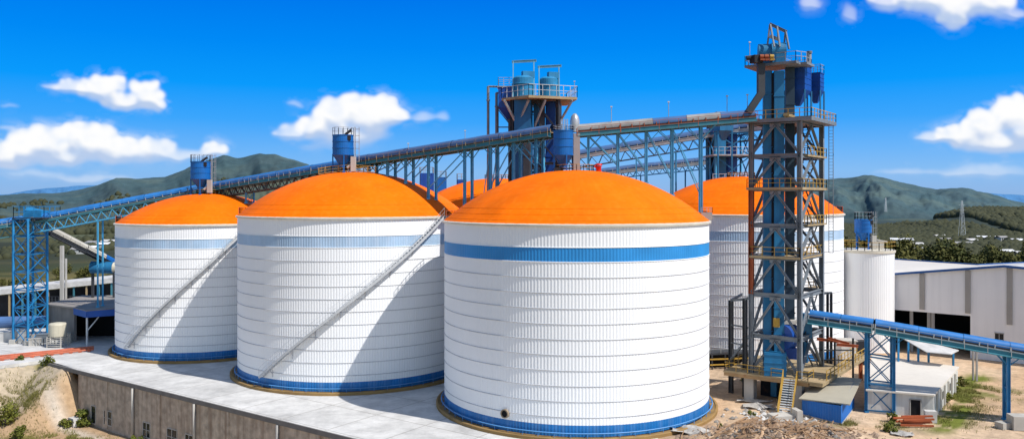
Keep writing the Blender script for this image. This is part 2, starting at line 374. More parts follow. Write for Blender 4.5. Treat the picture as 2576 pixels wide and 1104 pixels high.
def make_ground():
    us=np.concatenate([np.linspace(-1.7,-.75,60)[:-1],np.linspace(-.75,.75,900),np.linspace(.75,1.7,60)[1:]])
    ys=[14.0]
    while ys[-1]<9000: ys.append(ys[-1]*(1.009 if ys[-1]<110 else 1.0125))
    ys=np.array(ys); U,Y=np.meshgrid(us,ys); X=U*Y; Z=height(X.ravel(),Y.ravel())
    n=len(us); m=len(ys); V=np.stack([X.ravel(),Y.ravel(),Z],1)
    i=np.arange((m-1)*(n-1)); r=i//(n-1); c=i%(n-1); a=r*n+c; Fc=np.stack([a,a+1,a+n+1,a+n],1)
    me=bpy.data.meshes.new('ground'); me.vertices.add(len(V)); me.vertices.foreach_set('co',V.ravel())
    me.loops.add(Fc.size); me.loops.foreach_set('vertex_index',Fc.ravel().astype(np.int32))
    me.polygons.add(len(Fc)); me.polygons.foreach_set('loop_start',(np.arange(len(Fc))*4).astype(np.int32)); me.polygons.foreach_set('loop_total',np.full(len(Fc),4,np.int32))
    me.polygons.foreach_set('use_smooth',np.ones(len(Fc),bool)); me.update(); me.validate()
    # surface colours (what covers the ground where, plus painted distance haze)
    x,y,z=V[:,0],V[:,1],V[:,2]; r=np.hypot(x,y)
    C=np.zeros((len(V),3)); 
    def c(v): return np.array(v,float)
    def mix(mask,col):
        nonlocal C
        C=C*(1-mask[:,None])+np.asarray(col)*mask[:,None]
    n1=fbm(x*.12,y*.12,4,31); n2=fbm(x*.6,y*.6,4,37); n3=fbm(x*.03,y*.03,4,41)
    C[:]=c((.54,.365,.225)); mix(sstep(.45,.62,n1)*.7,c((.60,.45,.31))); mix(sstep(.5,.7,n2)*.4,c((.33,.24,.17)))
    # rubble area
    rub=np.exp(-(((x-20.5)/6.0)**2+((y-61.0)/4.4)**2)); mix(np.clip(rub*1.6,0,1)*sstep(.35,.6,n2),c((.21,.13,.085))); mix(np.clip(rub*1.4,0,1)*sstep(.52,.62,n2),c((.40,.27,.17)))
    # lower yard
    s=(x-L0[0])*NV[0]+(y-L0[1])*NV[1]; s2=(x-CC[0])*N2[0]+(y-CC[1])*N2[1]; t=(x-L0[0])*DV[0]+(y-L0[1])*DV[1]
    low=(s<2.5)*(s2>-2.5)*(r<140)*1.0
    mix(low,c((.43,.29,.17))); 
    mix(low*sstep(.50,.62,fbm(x*.16,y*.16,3,51))*np.clip(1-np.abs(s+5.5)/4.5,0,1)*1.0,c((.17,.185,.035)))
    mix(low*np.clip(1-np.abs(s+2.2)/1.2,0,1)*.8,c((.56,.50,.42)))
    mix(low*sstep(-1.0,-4,t)*sstep(7.5,5.5,np.minimum(-s,s2)),c((.43,.35,.25))); 
    mix(low*sstep(.40,.54,fbm(x*.3,y*.3,4,77))*sstep(-3.5,-6,t)*sstep(8,5,np.minimum(-s,s2)),c((.19,.17,.05)))
    # grass strips on the right
    gz=np.exp(-(((x-(37.4+(y-69)*.72))/1.5)**2))*sstep(63,67,y)*sstep(88,82,y); mix(np.clip(gz*1.7*sstep(.3,.55,n2),0,1),c((.15,.17,.03)))
    gz=np.exp(-(((x-46)/2.6)**2+((y-77.5)/2.2)**2)); mix(np.clip(gz*1.6*sstep(.4,.6,n2),0,1),c((.22,.20,.07)))
    gz=np.exp(-(((x-30)/4)**2+((y-66.5)/1.2)**2)); mix(np.clip(gz*1.5*sstep(.4,.6,n2),0,1)*.8,c((.20,.18,.07)))
    # fields beyond the works
    k=sstep(118,150,r)*sstep(-.5,-3,x/np.maximum(y,1)*10+2); mix(sstep(118,150,r),c((.10,.09,.030))); mix(k*sstep(.4,.62,n3)*.8,c((.16,.13,.045))); mix(k*sstep(.5,.6,fbm(x*.012,y*.02,4,61))*.8,c((.045,.060,.022)))
    kk=sstep(200,260,r)*(x>0)*1.0; mix(kk,c((.034,.040,.016))); mix(kk*sstep(.5,.62,fbm(x*.02,y*.01,3,66))*.5,c((.10,.085,.04)))
    # hills: woodland, with blue distance haze painted into the colour
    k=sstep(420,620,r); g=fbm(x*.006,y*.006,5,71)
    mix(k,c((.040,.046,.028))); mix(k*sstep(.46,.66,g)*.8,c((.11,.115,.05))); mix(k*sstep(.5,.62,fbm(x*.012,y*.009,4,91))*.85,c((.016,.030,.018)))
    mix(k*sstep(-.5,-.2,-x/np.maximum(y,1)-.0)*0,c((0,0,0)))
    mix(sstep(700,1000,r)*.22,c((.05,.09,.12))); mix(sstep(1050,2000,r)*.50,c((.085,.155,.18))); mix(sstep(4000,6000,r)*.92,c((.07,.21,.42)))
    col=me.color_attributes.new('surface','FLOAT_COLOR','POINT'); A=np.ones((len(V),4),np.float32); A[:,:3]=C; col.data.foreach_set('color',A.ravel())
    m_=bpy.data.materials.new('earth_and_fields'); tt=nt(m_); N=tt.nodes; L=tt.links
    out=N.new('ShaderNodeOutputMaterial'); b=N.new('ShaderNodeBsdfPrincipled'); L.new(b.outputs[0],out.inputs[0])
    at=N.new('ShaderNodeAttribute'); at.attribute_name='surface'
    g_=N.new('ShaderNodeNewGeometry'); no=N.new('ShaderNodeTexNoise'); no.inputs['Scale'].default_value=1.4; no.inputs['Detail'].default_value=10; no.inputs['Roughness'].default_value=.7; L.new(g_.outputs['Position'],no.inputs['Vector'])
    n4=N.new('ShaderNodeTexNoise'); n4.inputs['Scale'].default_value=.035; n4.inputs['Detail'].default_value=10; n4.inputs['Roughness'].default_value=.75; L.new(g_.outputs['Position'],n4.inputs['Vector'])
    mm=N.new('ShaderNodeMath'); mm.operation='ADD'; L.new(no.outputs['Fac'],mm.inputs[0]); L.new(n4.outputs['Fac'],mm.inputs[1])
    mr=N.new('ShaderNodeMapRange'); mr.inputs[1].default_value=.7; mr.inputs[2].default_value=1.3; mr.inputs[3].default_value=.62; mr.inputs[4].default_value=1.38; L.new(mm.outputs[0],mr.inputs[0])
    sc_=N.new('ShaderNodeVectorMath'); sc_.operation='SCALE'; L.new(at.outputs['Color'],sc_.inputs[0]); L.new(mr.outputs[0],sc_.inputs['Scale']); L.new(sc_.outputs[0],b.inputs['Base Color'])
    b.inputs['Roughness'].default_value=.95; b.inputs['Specular IOR Level'].default_value=.1
    bp=N.new('ShaderNodeBump'); bp.inputs['Strength'].default_value=.5; bp.inputs['Distance'].default_value=.25; L.new(no.outputs['Fac'],bp.inputs['Height']); L.new(bp.outputs[0],b.inputs['Normal'])
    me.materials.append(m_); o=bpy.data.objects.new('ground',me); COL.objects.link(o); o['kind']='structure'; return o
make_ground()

# raised concrete deck with its front wall
m=MB(); 
end=L0+DV*75
c0=CC+D2*44
deck=[tuple(c0),tuple(CC),tuple(L0),tuple(end),(9.5,75),(4,130),(-118,130),(-118,60)]
m.prism(deck,-.34,0.0); struct(m,'concrete_deck_ground',CONC)
def pad_material():
    m=CONC; t=m.node_tree; N=t.nodes; L=t.links; b=[n for n in N if n.type=='BSDF_PRINCIPLED'][0]
    src=b.inputs['Base Color'].links[0].from_socket
    g=N.new('ShaderNodeNewGeometry'); mp=N.new('ShaderNodeMapping'); mp.inputs['Rotation'].default_value=(0,0,.62); L.new(g.outputs['Position'],mp.inputs['Vector'])
    br=N.new('ShaderNodeTexBrick'); br.offset=0; br.inputs['Scale'].default_value=.18; br.inputs['Mortar Size'].default_value=.010; br.inputs['Brick Width'].default_value=1; br.inputs['Row Height'].default_value=1
    br.inputs['Color1'].default_value=(1,1,1,1); br.inputs['Color2'].default_value=(.92,.92,.92,1); br.inputs['Mortar'].default_value=(.62,.6,.58,1); L.new(mp.outputs[0],br.inputs['Vector'])
    n=N.new('ShaderNodeTexNoise'); n.inputs['Scale'].default_value=.45; n.inputs['Detail'].default_value=9; n.inputs['Roughness'].default_value=.7; L.new(g.outputs['Position'],n.inputs['Vector'])
    mr=N.new('ShaderNodeMapRange'); mr.inputs[1].default_value=.3; mr.inputs[2].default_value=.62; mr.inputs[3].default_value=.66; mr.inputs[4].default_value=1.05; L.new(n.outputs['Fac'],mr.inputs[0])
    a=N.new('ShaderNodeVectorMath'); a.operation='MULTIPLY'; L.new(src,a.inputs[0]); L.new(br.outputs['Color'],a.inputs[1])
    c=N.new('ShaderNodeVectorMath'); c.operation='SCALE'; L.new(a.outputs[0],c.inputs[0]); L.new(mr.outputs[0],c.inputs['Scale']); L.new(c.outputs[0],b.inputs['Base Color'])
pad_material()

def wall_frame(p,d,n):   # helper: point on wall face at (along, out, z)
    return lambda a,o,z: (p[0]+d[0]*a-n[0]*o, p[1]+d[1]*a-n[1]*o, z)
W=wall_frame(L0,DV,NV)
S=thing('retaining_wall','long stained concrete wall with windows holding up the silo deck','wall',(L0[0],L0[1],-5))
m=MB(); m.hexa([W(0,0,-6.0),W(75,0,-6.0),W(75,-.5,-6.0),W(0,-.5,-6.0)],[W(0,0,-.36),W(75,0,-.36),W(75,-.5,-.36),W(0,-.5,-.36)]); m.build('wall',CONCW,S)
m=MB(); m.hexa([W(-8.6,.12,-.42),W(75,.12,-.42),W(75,-.3,-.42),W(-8.6,-.3,-.42)],[W(-8.6,.12,-.0),W(75,.12,-.0),W(75,.003,-.0),W(-8.6,.003,-.0)])
m=MB(); m.hexa([W(-8.3,.14,-.40),W(75,.14,-.40),W(75,.004,-.40),W(-8.3,.004,-.40)],[W(-8.3,.14,.012),W(75,.14,.012),W(75,.004,.012),W(-8.3,.004,.012)]); m.build('coping',COPING,S)
for a in (11.1,21.6,33.5,45,58):
    m=MB(); m.tube(W(a,.16,-5.2),W(a,.16,-.42),.13,8); m.build('downpipe',CONCL if a<30 else PIPEG,S,True)
for a in (5.9,15.6,26.5,38.5,51.5):
    m=MB(); m.hexa([W(a-.25,.0,-5.3),W(a+.25,0,-5.3),W(a+.25,-.02,-5.3),W(a-.25,-.02,-5.3)],[W(a-.25,.0,-.4),W(a+.25,0,-.4),W(a+.25,-.02,-.4),W(a-.25,-.02,-.4)])
    m=MB(); m.hexa([W(a-.22,.10,-5.3),W(a+.22,.10,-5.3),W(a+.22,.0,-5.3),W(a-.22,.0,-5.3)],[W(a-.22,.10,-.41),W(a+.22,.10,-.41),W(a+.22,.0,-.41),W(a-.22,.0,-.41)]); m.build('pilaster',CONCW,S)
# windows: (along, width, z0, z1)
for a,w,z0,z1,dr in ((2.8,.85,-5.2,-3.4,1),(5.4,1.5,-4.9,-3.5,0),(12.8,1.2,-4.9,-3.55,0),(17.0,1.6,-4.9,-3.45,0),(20.0,1.2,-4.9,-3.5,0),(25.5,1.6,-4.9,-3.5,0),(32,1.6,-4.9,-3.5,0)):
    f=MB(); 
    for (x0,x1,y0,y1) in ((a-.08,a,z0,z1),(a+w,a+w+.08,z0,z1),(a,a+w,z1,z1+.08),(a,a+w,z0-.1,z0)): 
        f.hexa([W(x0,.06,y0),W(x1,.06,y0),W(x1,.002,y0),W(x0,.002,y0)],[W(x0,.06,y1),W(x1,.06,y1),W(x1,.002,y1),W(x0,.002,y1)])
    if not dr:
        f.beam(W(a+w/2,.04,z0),W(a+w/2,.04,z1),.06); f.beam(W(a,.04,(z0+z1)/2),W(a+w,.04,(z0+z1)/2),.05)
    fo=f.build('door' if dr else 'window',CONCL,S)
    g=MB(); g.quad(W(a,.012,z0),W(a+w,.012,z0),W(a+w,.012,z1),W(a,.012,z1)); g.build('leaf' if dr else 'pane',GLASS,fo)
W2=wall_frame(CC,D2,N2)
m=MB(); m.hexa([W2(-.2,-.0,-6.1),W2(44,-.0,-6.1),W2(44,.6,-6.1),W2(-.2,.6,-6.1)],[W2(-.2,-.0,-.36),W2(44,-.0,-.36),W2(44,.6,-.36),W2(-.2,.6,-.36)])
solo(m,'retaining_wall',CONCL,'short pale retaining wall below the red ground pipes','wall')

# ------------------------------------------------------------------ conveyors
def conveyor(name,label,path,hw=.62,cover=TUBEB,frame=TEAL,rails=RAILG,depth=0.0,chord=.3,supports=(),leg=LBLUE,legw=.16,cr=.46,truss=LBLUE,group='covered belt conveyors on steel legs',ch=.36,brace=True,diag=False,coversegs=None,legsplay=0.0,low=None,railside=(1,-1),walk=.55):
    o=thing(name,label,'conveyor',(path[0][0],path[0][1],hz(path[0][0],path[0][1])),group)
    Fm=MB(); Bm=MB(); Im=MB(); Wm=MB(); Rm=MB(); Tm=MB(); tot=0; seam=MB()
    covs=[MB() for _ in (coversegs or [cover])]
    L=[ln(sub(b,a)) for a,b in zip(path[:-1],path[1:])]; T=sum(L); acc=0
    def cs(tt):
        if not coversegs: return 0
        for k,(mat,a,b) in enumerate(coversegs):
            if a<=tt<=b: return k
        return None
    for (a,b),l in zip(zip(path[:-1],path[1:]),L):
        d=nrm(sub(b,a)); s=nrm(cross(d,(0,0,1))); u=nrm(cross(s,d))
        def Q(t,x,z): return add(add(lerp(a,b,t/l),mul(s,x)),mul(u,z))
        for sd in (1,-1):
            Fm.ibeam(Q(0,sd*hw,chord/2),Q(l,sd*hw,chord/2),.14,chord,u)
        Bm.hexa([Q(0,-hw*.8,chord),Q(l,-hw*.8,chord),Q(l,hw*.8,chord),Q(0,hw*.8,chord)],[Q(0,-hw*.75,chord+.2),Q(l,-hw*.75,chord+.2),Q(l,hw*.75,chord+.2),Q(0,hw*.75,chord+.2)])
        n=max(1,int(l/1.1))
        for i in range(n+1):
            t=l*i/n
            for sd in (1,-1): Im.beam(Q(t,sd*(hw-.04),chord),Q(t,sd*(hw-.04),chord+ch),.07)
            Im.beam(Q(t,-hw,chord+.02),Q(t,hw,chord+.02),.06)
        for sd in (1,-1): Im.beam(Q(0,sd*(hw-.04),chord+.03),Q(l,sd*(hw-.04),chord+.03),.05)
        # cover, in three metre sheets with a small joint
        seg=3.0; n=max(1,int(round(l/seg)))
        for i in range(n):
            t0,t1=l*i/n,l*(i+1)/n-.03; k=cs(acc+(t0+t1)/2)
            if k is None: continue
            M=covs[k]; kk=len(M.v); A=11
            for t in (t0,t1):
                for j in range(A):
                    th=math.pi*(j/(A-1))*1.16-math.pi*.08; cr_=cr*(1.0 if i%2 else 1.035)
                    M.v.append(Q(t,-math.cos(th)*cr_*1.15,chord+ch-.05+math.sin(th)*cr_))
            for j in range(A-1): M.f.append((kk+j,kk+j+1,kk+A+j+1,kk+A+j))
            for j in range(A-1):
                th=math.pi*(j/(A-1))*1.16-math.pi*.08; t2=math.pi*((j+1)/(A-1))*1.16-math.pi*.08
                0 and seam.beam(Q(t1,-math.cos(th)*cr*1.18,chord+ch-.05+math.sin(th)*cr*1.04),Q(t1,-math.cos(t2)*cr*1.18,chord+ch-.05+math.sin(t2)*cr*1.04),.05)
        for sd in railside:
            Wm.hexa([Q(0,sd*(hw+.08),chord-.40),Q(l,sd*(hw+.08),chord-.40),Q(l,sd*(hw+walk),chord-.40),Q(0,sd*(hw+walk),chord-.40)],[Q(0,sd*(hw+.08),chord-.34),Q(l,sd*(hw+.08),chord-.34),Q(l,sd*(hw+walk),chord-.34),Q(0,sd*(hw+walk),chord-.34)])
            Rm.rail([Q(0,sd*(hw+walk),chord-.34),Q(l,sd*(hw+walk),chord-.34)],.78,1.7,.02)
        if depth:
            n=max(2,int(l/(depth*1.25)))
            for sd in (1,-1):
                Tm.beam(Q(0,sd*hw,-depth),Q(l,sd*hw,-depth),.12)
                for i in range(n):
                    t0,t1=l*i/n,l*(i+1)/n; tm=(t0+t1)/2
                    Tm.beam(Q(t0,sd*hw,0),Q(tm,sd*hw,-depth),.075); Tm.beam(Q(tm,sd*hw,-depth),Q(t1,sd*hw,0),.075)
            for i in range(n): Tm.beam(Q(l*i/n,-hw,-depth),Q(l*(i+1)/n,hw,-depth),.06)
        acc+=l
    Fm.build('girder',frame,o); Bm.build('belt',DARK,o); Im.build('idler_frame',rails,o); 
    for k,M in enumerate(covs):
        if M.v: cv=M.build('cover',coversegs[k][0] if coversegs else cover,o,True)
    if Wm.v: Wm.build('walkway',frame,o)
    if Rm.v: Rm.build('handrail',rails,o)
    if depth: Tm.build('truss',truss,o)
    # legs: each support gives (px or None, kind)
    prev=None
    for sp in supports:
        t=sp[0]; # fraction along whole path by picture-free parameter
        dist=t*T; acc2=0
        for (a,b),l in zip(zip(path[:-1],path[1:]),L):
            if dist<=acc2+l or (a,b)==(path[-2],path[-1]): break
            acc2+=l
        q=lerp(a,b,min(1,(dist-acc2)/l)); d=nrm(sub(b,a)); s=nrm(cross(d,(0,0,1)))
        tops=[]; ft=[]
        for sd in (1,-1):
            x,y=q[0]+s[0]*sd*hw,q[1]+s[1]*sd*hw
            fx,fy=q[0]+s[0]*sd*(hw+legsplay),q[1]+s[1]*sd*(hw+legsplay)
            zb=support_z(fx,fy,hz(fx,fy)) if low is None else low
            top=(x,y,q[2]-depth-.01); foot=(fx,fy,zb)
            if top[2]-zb<.4: continue
            m=MB(); m.ibeam(top,foot,legw,legw,up=(d[0],d[1],0)); m.box((fx,fy,zb+.06),.34,.34,.16); lg=m.build('leg',leg,o)
            tops.append(top); ft.append(foot)
        if diag and len(tops)==2 and prev:
            for k in (0,1):
                za,zb=prev[1][k][2],ft[k][2]; m=MB(); fl=(len(ft)+int(sp[0]*100))%2
                pa,pb=(prev[0][k],lerp(tops[k],ft[k],.75)) if fl else (lerp(prev[0][k],prev[1][k],.75),tops[k])
                m.beam(pa,pb,.09); m.build('diagonal',leg,o)
        prev=(tops,ft) if len(tops)==2 else None
        if len(tops)==2 and brace:
            H=min(tops[0][2]-ft[0][2],tops[1][2]-ft[1][2]); n=max(1,int(H/2.6)); m=MB()
            for i in range(n):
                f0,f1=i/n,(i+1)/n
                m.beam(lerp(tops[0],ft[0],f0),lerp(tops[1],ft[1],f1),.06); m.beam(lerp(tops[1],ft[1],f0),lerp(tops[0],ft[0],f1),.06)
                m.beam(lerp(tops[0],ft[0],f1*.98),lerp(tops[1],ft[1],f1*.98),.08)
            m.build('brace',leg,o)
        if len(sp)>1:   # knee braces along the run
            for tp in tops:
                m=MB()
                for sg in (1,-1): m.beam((tp[0],tp[1],tp[2]-sp[1]),add(tp,mul(d,sg*sp[1]*1.0)),.07)
                m.build('knee_brace',leg,o)
    return o
def fr(path,pxs):
    """fractions along a path where its plan passes given bearings"""
    out=[]; n=2000; L=[ln(sub(b,a)) for a,b in zip(path[:-1],path[1:])]; T=sum(L)
    for p in pxs:
        best=None; acc=0
        for (a,b),l in zip(zip(path[:-1],path[1:]),L):
            for i in range(401):
                q=lerp(a,b,i/400); e=abs(HX+F*q[0]/q[1]-p)
                if best is None or e<best[0]: best=(e,(acc+l*i/400)/T)
            acc+=l
        out.append(best[1])
    return out

M0=P(96,562,104.6); M1=P(505,486,104.4); M2=P(884,423,91.3); M3=P(1394,346,76.4)
pathA=[M0,M1]
conveyor('belt_conveyor','long conveyor under a bright blue cover from the lattice tower up to the smallest silo',[M0,P(480,490,104.4)],depth=1.1,supports=[(f,) for f in fr([M0,M1],(262,400))],cover=TUBEB,frame=TEAL,cr=.52,truss=LBLUE,railside=(-1,),brace=False)
conveyor('belt_conveyor','blue covered conveyor rising from the smallest silo to the dome of the middle front silo',[P(480,490,104.4),M1,M2],supports=[(f,) for f in fr([M1,M2],(560,640,760))],cover=TUBEB,frame=TEAL,cr=.52,depth=.9,truss=DSTEEL)
pA3=[M2,M3]
conveyor('belt_conveyor','navy covered conveyor on tall light blue legs climbing between the two largest front domes',pA3,cover=TUBEN,frame=TEAL,chord=.42,cr=.52,supports=[(f,.9) for f in fr(pA3,(939,985,1031,1087,1178,1243,1301,1358))],leg=LBLUE,legw=.24,rails=OCHRE,depth=0,brace=False,diag=True)
# second truss line behind it
pl=[P(-70,583,103.6),P(92,560,104.9)]
conveyor('belt_conveyor','lower run of blue covered conveyor coming up to the lattice tower from the field side',pl,depth=1.3,cover=TUBEB,cr=.52,truss=TEAL,supports=[(.2,)])
pB=[P(1452,344,75.6),P(1560,335,75.3),P(1900,306,74.0)]
cg=[(TUBEG,0,6.5),(TUBEG,7,9.2),(TUBEN,9.2,12.2),(TUBEG,12.2,15.4),(TUBEN,15.4,17.5),(TUBEG,17.5,40)]
conveyor('belt_conveyor','rusty grey covered conveyor linking the front silo top to the grey steel tower',pB,coversegs=[(a,b*.85,c*.85) for a,b,c in cg],frame=TEAL,rails=RUSTY,supports=[(f,1.3) for f in fr(pB,(1480,1554,1625,1690,1763))],leg=LBLUE,legw=.22,chord=.34,cr=.46,brace=False,diag=True)
pD=[P(1300,416,113),P(1460,399,111),P(1860,334,108),P(1985,320,105)]
conveyor('belt_conveyor','navy covered conveyor over the back row of silos rising to the steel tower',pD,cover=TUBEN,frame=RAILG,rails=RAILG,chord=.4,cr=.5,railside=(),supports=[(f,) for f in fr(pD,(1500,1600,1700,1785,1840))],leg=LBLUE,depth=1.2,truss=DSTEEL)
pE=[P(1430,452,128),P(1600,430,126),P(1800,410,124)]
conveyor('belt_conveyor','thin low conveyor far behind the front silo and below the navy one',pE,cover=TUBEN,frame=RAILG,rails=RAILG,supports=[(.2,),(.5,),(.8,)],leg=CBLUE,depth=.8,truss=CBLUE,low=0.0)
pC=[(27.0,73.6,7.35),(31.6,70.9,6.95),(41.3,67.6,5.55),(52.0,64.0,4.0)]
conveyor('belt_conveyor','bright blue covered conveyor sloping down from the steel tower past the warehouse',pC,hw=.7,cover=TUBEB,frame=TEAL,rails=RAILG,chord=.40,cr=.42,depth=0,supports=[(f,.8) for f in fr(pC,(2182,2246,2532))],leg=TBLUE,legw=.26)
# braced panels between the first two bents of that conveyor
m=MB(); S=[o for o in COL.objects if o.name.startswith('belt_conveyor') and 'sloping down' in str(o.get('label'))][0]
fs=fr(pC,(2182,2246))
def on(path,f):
    L=[ln(sub(b,a)) for a,b in zip(path[:-1],path[1:])]; T=sum(L); d=f*T
    for (a,b),l in zip(zip(path[:-1],path[1:]),L):
        if d<=l: return lerp(a,b,d/l)
        d-=l
    return path[-1]
qa,qb=on(pC,fs[0]),on(pC,fs[1]); d=nrm(sub(qb,qa)); s=nrm(cross(d,(0,0,1)))
for sd in (.7,-.7):
    a0=add(qa,mul(s,sd)); b0=add(qb,mul(s,sd)); n=3; za,zb=a0[2],b0[2]
    for i in range(n):
        z0a,z1a=za*(1-i/n),za*(1-(i+1)/n); z0b,z1b=zb*(1-i/n),zb*(1-(i+1)/n)
        m.beam((a0[0],a0[1],z0a),(b0[0],b0[1],z1b+.15),.08); m.beam((b0[0],b0[1],z0b),(a0[0],a0[1],z1a+.15),.08); m.beam((a0[0],a0[1],z1a+.2),(b0[0],b0[1],z1b+.2),.12)
m.build('brace',CBLUE,S)
# ------------------------------------------------------------------ clouds: a thin far sheet, only where there is cloud
CL=[ # bearing x, height y, half width, half height, strength
 (130,218,34,12,.5),(185,222,50,17,.75),(255,236,46,28,1),(290,222,32,22,1),(372,246,36,32,1),(330,262,66,20,1),(385,268,26,16,.8),
 (10,398,50,30,1),(60,380,40,36,1),(120,368,50,38,1),(205,352,50,32,1),(235,372,66,40,1),(150,402,130,20,.8),(310,388,70,30,.9),(385,378,50,24,.75),(420,396,70,24,.6),(538,382,32,18,.85),(500,396,60,16,.5),(30,418,60,9,.7),(20,322,40,9,.35),(25,268,34,8,.25),
 (886,278,36,30,1),(930,305,60,40,1),(965,282,34,30,1),(990,300,30,24,.9),(848,302,44,38,1),(800,325,50,30,1),(870,345,100,24,.9),(735,342,46,20,.7),(835,370,110,14,.35),
 (1062,298,34,22,.42),(1105,296,24,18,.34),(745,262,34,13,.3),
 (2040,14,34,28,.5),(2135,36,22,32,.36),(2235,10,50,24,.7),(2330,0,90,40,1),(2400,28,62,40,1),(2395,60,30,26,.8),(2470,10,66,40,.9),(2540,40,50,20,.5),
 (2560,285,44,34,1),(2540,300,46,34,1),(2480,325,56,32,1),(2425,345,66,22,1),(2350,350,54,16,.6),(2510,365,110,26,.9),(2600,330,70,60,1),
 (2290,436,110,14,.25),(2420,442,60,14,.35),(560,452,80,12,.2),(230,452,150,16,.3),(2480,432,110,24,.3),(60,440,120,14,.25)]
def clouds():
    rs=np.random.RandomState(3); step=2.4
    xs=np.arange(-260,2860,step); ys=np.arange(-90,484,step); X,Y=np.meshgrid(xs,ys)
    wx=X+(fbm(X*.022,Y*.022,4,101)-.5)*26; wy=Y+(fbm(X*.022,Y*.022,4,202)-.5)*22
    puffs=[]
    for (cx,cy,rx,ry,st) in CL:
        if st>.65: ry*=1.38; rx*=1.14; cy-=ry*.08
        puffs.append((cx,cy,rx,ry,st))
        if st>.65:
            for k in range(9):
                a=rs.uniform(-.15,math.pi+.15); q=rs.uniform(.25,.5)
                puffs.append((cx+math.cos(a)*rx*.82,cy-math.sin(a)*ry*.72,ry*q*1.15,ry*q,st))
    S_=np.zeros_like(X); B_=np.zeros_like(X); BW=np.full(X.shape,1e-3); A_=np.zeros_like(X); H_=np.zeros_like(X)
    for (cx,cy,rx,ry,st) in puffs:
        dy=(wy-cy); dy=np.where(dy>0,dy*1.35,dy)
        r2=((wx-cx)/rx)**2+(dy/ry)**2; v=np.clip(1.32-r2,0,None)
        w_=v**2*ry; B_+=w_*(wy-cy)/ry; BW+=w_
        S_+=np.exp(5*np.minimum(v,1.2))-1; 
        A_=np.maximum(A_,st*sstep(0,.7,v)); H_=np.maximum(H_,np.sqrt(v)*(ry**.5)/5.5)
    f=np.log1p(S_)/5
    det=fbm(X*.06,Y*.07,5,303); det2=fbm(X*.02,Y*.024,4,404)
    g=f-(det-.35)*.34-(det2-.4)*.22
    al=0
    h=H_+f*.25-(det-.5)*.22
    def sm(a,n):
        for _ in range(n): a=(a+np.roll(a,1,0)+np.roll(a,-1,0)+np.roll(a,1,1)+np.roll(a,-1,1))/5
        return a
    A_=sm(A_,8); B_=sm(B_/BW,10); g=sm(g,2)-np.clip(det2-.5,0,1)*.5; al=sm(sstep(-.05,1.25,g),4)**.9*np.clip(A_*1.1,0,1)
    al=np.maximum(al,np.clip(sm(al,60)*.9,0,.5)*sstep(.35,.75,fbm(X*.03,Y*.05,5,606)))
    h=sm(h,7); hs_=sm(h,40)
    dx=np.roll(h,-3,1)-np.roll(h,3,1); dyy=np.roll(h,-3,0)-np.roll(h,3,0)
    light=-dx*.8+dyy*1.0      # sunlit side: up and to the right
    big=(hs_-np.roll(hs_,10,0))*1.2
    s=sm(np.clip(.66-B_*.42+light*.85+big*.8+(det-.5)*.35,0,1),3)
    c0=np.array((.50,.62,.84)); c1=np.array((1.0,1.0,1.0)); Cc=c0+(c1-c0)*sstep(.15,.85,s)[...,None]
    return X,Y,al,Cc
def make_clouds():
    X,Y,al,Cc=clouds(); n,m=X.shape; D=9000.0
    V=np.stack([((X-HX)/F*D).ravel(),np.full(X.size,D),(CZ+(HY-Y)/F*D).ravel()],1)
    i=np.arange((n-1)*(m-1)); r=i//(m-1); c=i%(m-1); a=r*m+c; Fc=np.stack([a,a+m,a+m+1,a+1],1)
    aa=al.ravel(); keep=aa[Fc].max(1)>.012; Fc=Fc[keep]
    used=np.unique(Fc); mp=np.zeros(len(V),np.int64); mp[used]=np.arange(len(used)); Fc=mp[Fc]; V=V[used]
    me=bpy.data.meshes.new('sky'); me.vertices.add(len(V)); me.vertices.foreach_set('co',V.ravel()); me.loops.add(Fc.size); me.loops.foreach_set('vertex_index',Fc.ravel().astype(np.int32))
    me.polygons.add(len(Fc)); me.polygons.foreach_set('loop_start',(np.arange(len(Fc))*4).astype(np.int32)); me.polygons.foreach_set('loop_total',np.full(len(Fc),4,np.int32)); me.update()
    col=me.color_attributes.new('cloud','FLOAT_COLOR','POINT'); A=np.ones((len(V),4),np.float32); A[:,:3]=Cc.reshape(-1,3)[used]; A[:,3]=aa[used]; col.data.foreach_set('color',A.ravel())
    mt=bpy.data.materials.new('cloud_vapour'); t=nt(mt); N=t.nodes; L=t.links; out=N.new('ShaderNodeOutputMaterial'); at=N.new('ShaderNodeAttribute'); at.attribute_name='cloud'
    e=N.new('ShaderNodeEmission'); L.new(at.outputs['Color'],e.inputs[0]); tr=N.new('ShaderNodeBsdfTransparent'); mx=N.new('ShaderNodeMixShader'); L.new(at.outputs['Alpha'],mx.inputs[0]); L.new(tr.outputs[0],mx.inputs[1]); L.new(e.outputs[0],mx.inputs[2]); L.new(mx.outputs[0],out.inputs[0])
    mt.cycles.emission_sampling='NONE'; me.materials.append(mt); o=bpy.data.objects.new('sky',me); COL.objects.link(o); o['kind']='structure'
make_clouds()
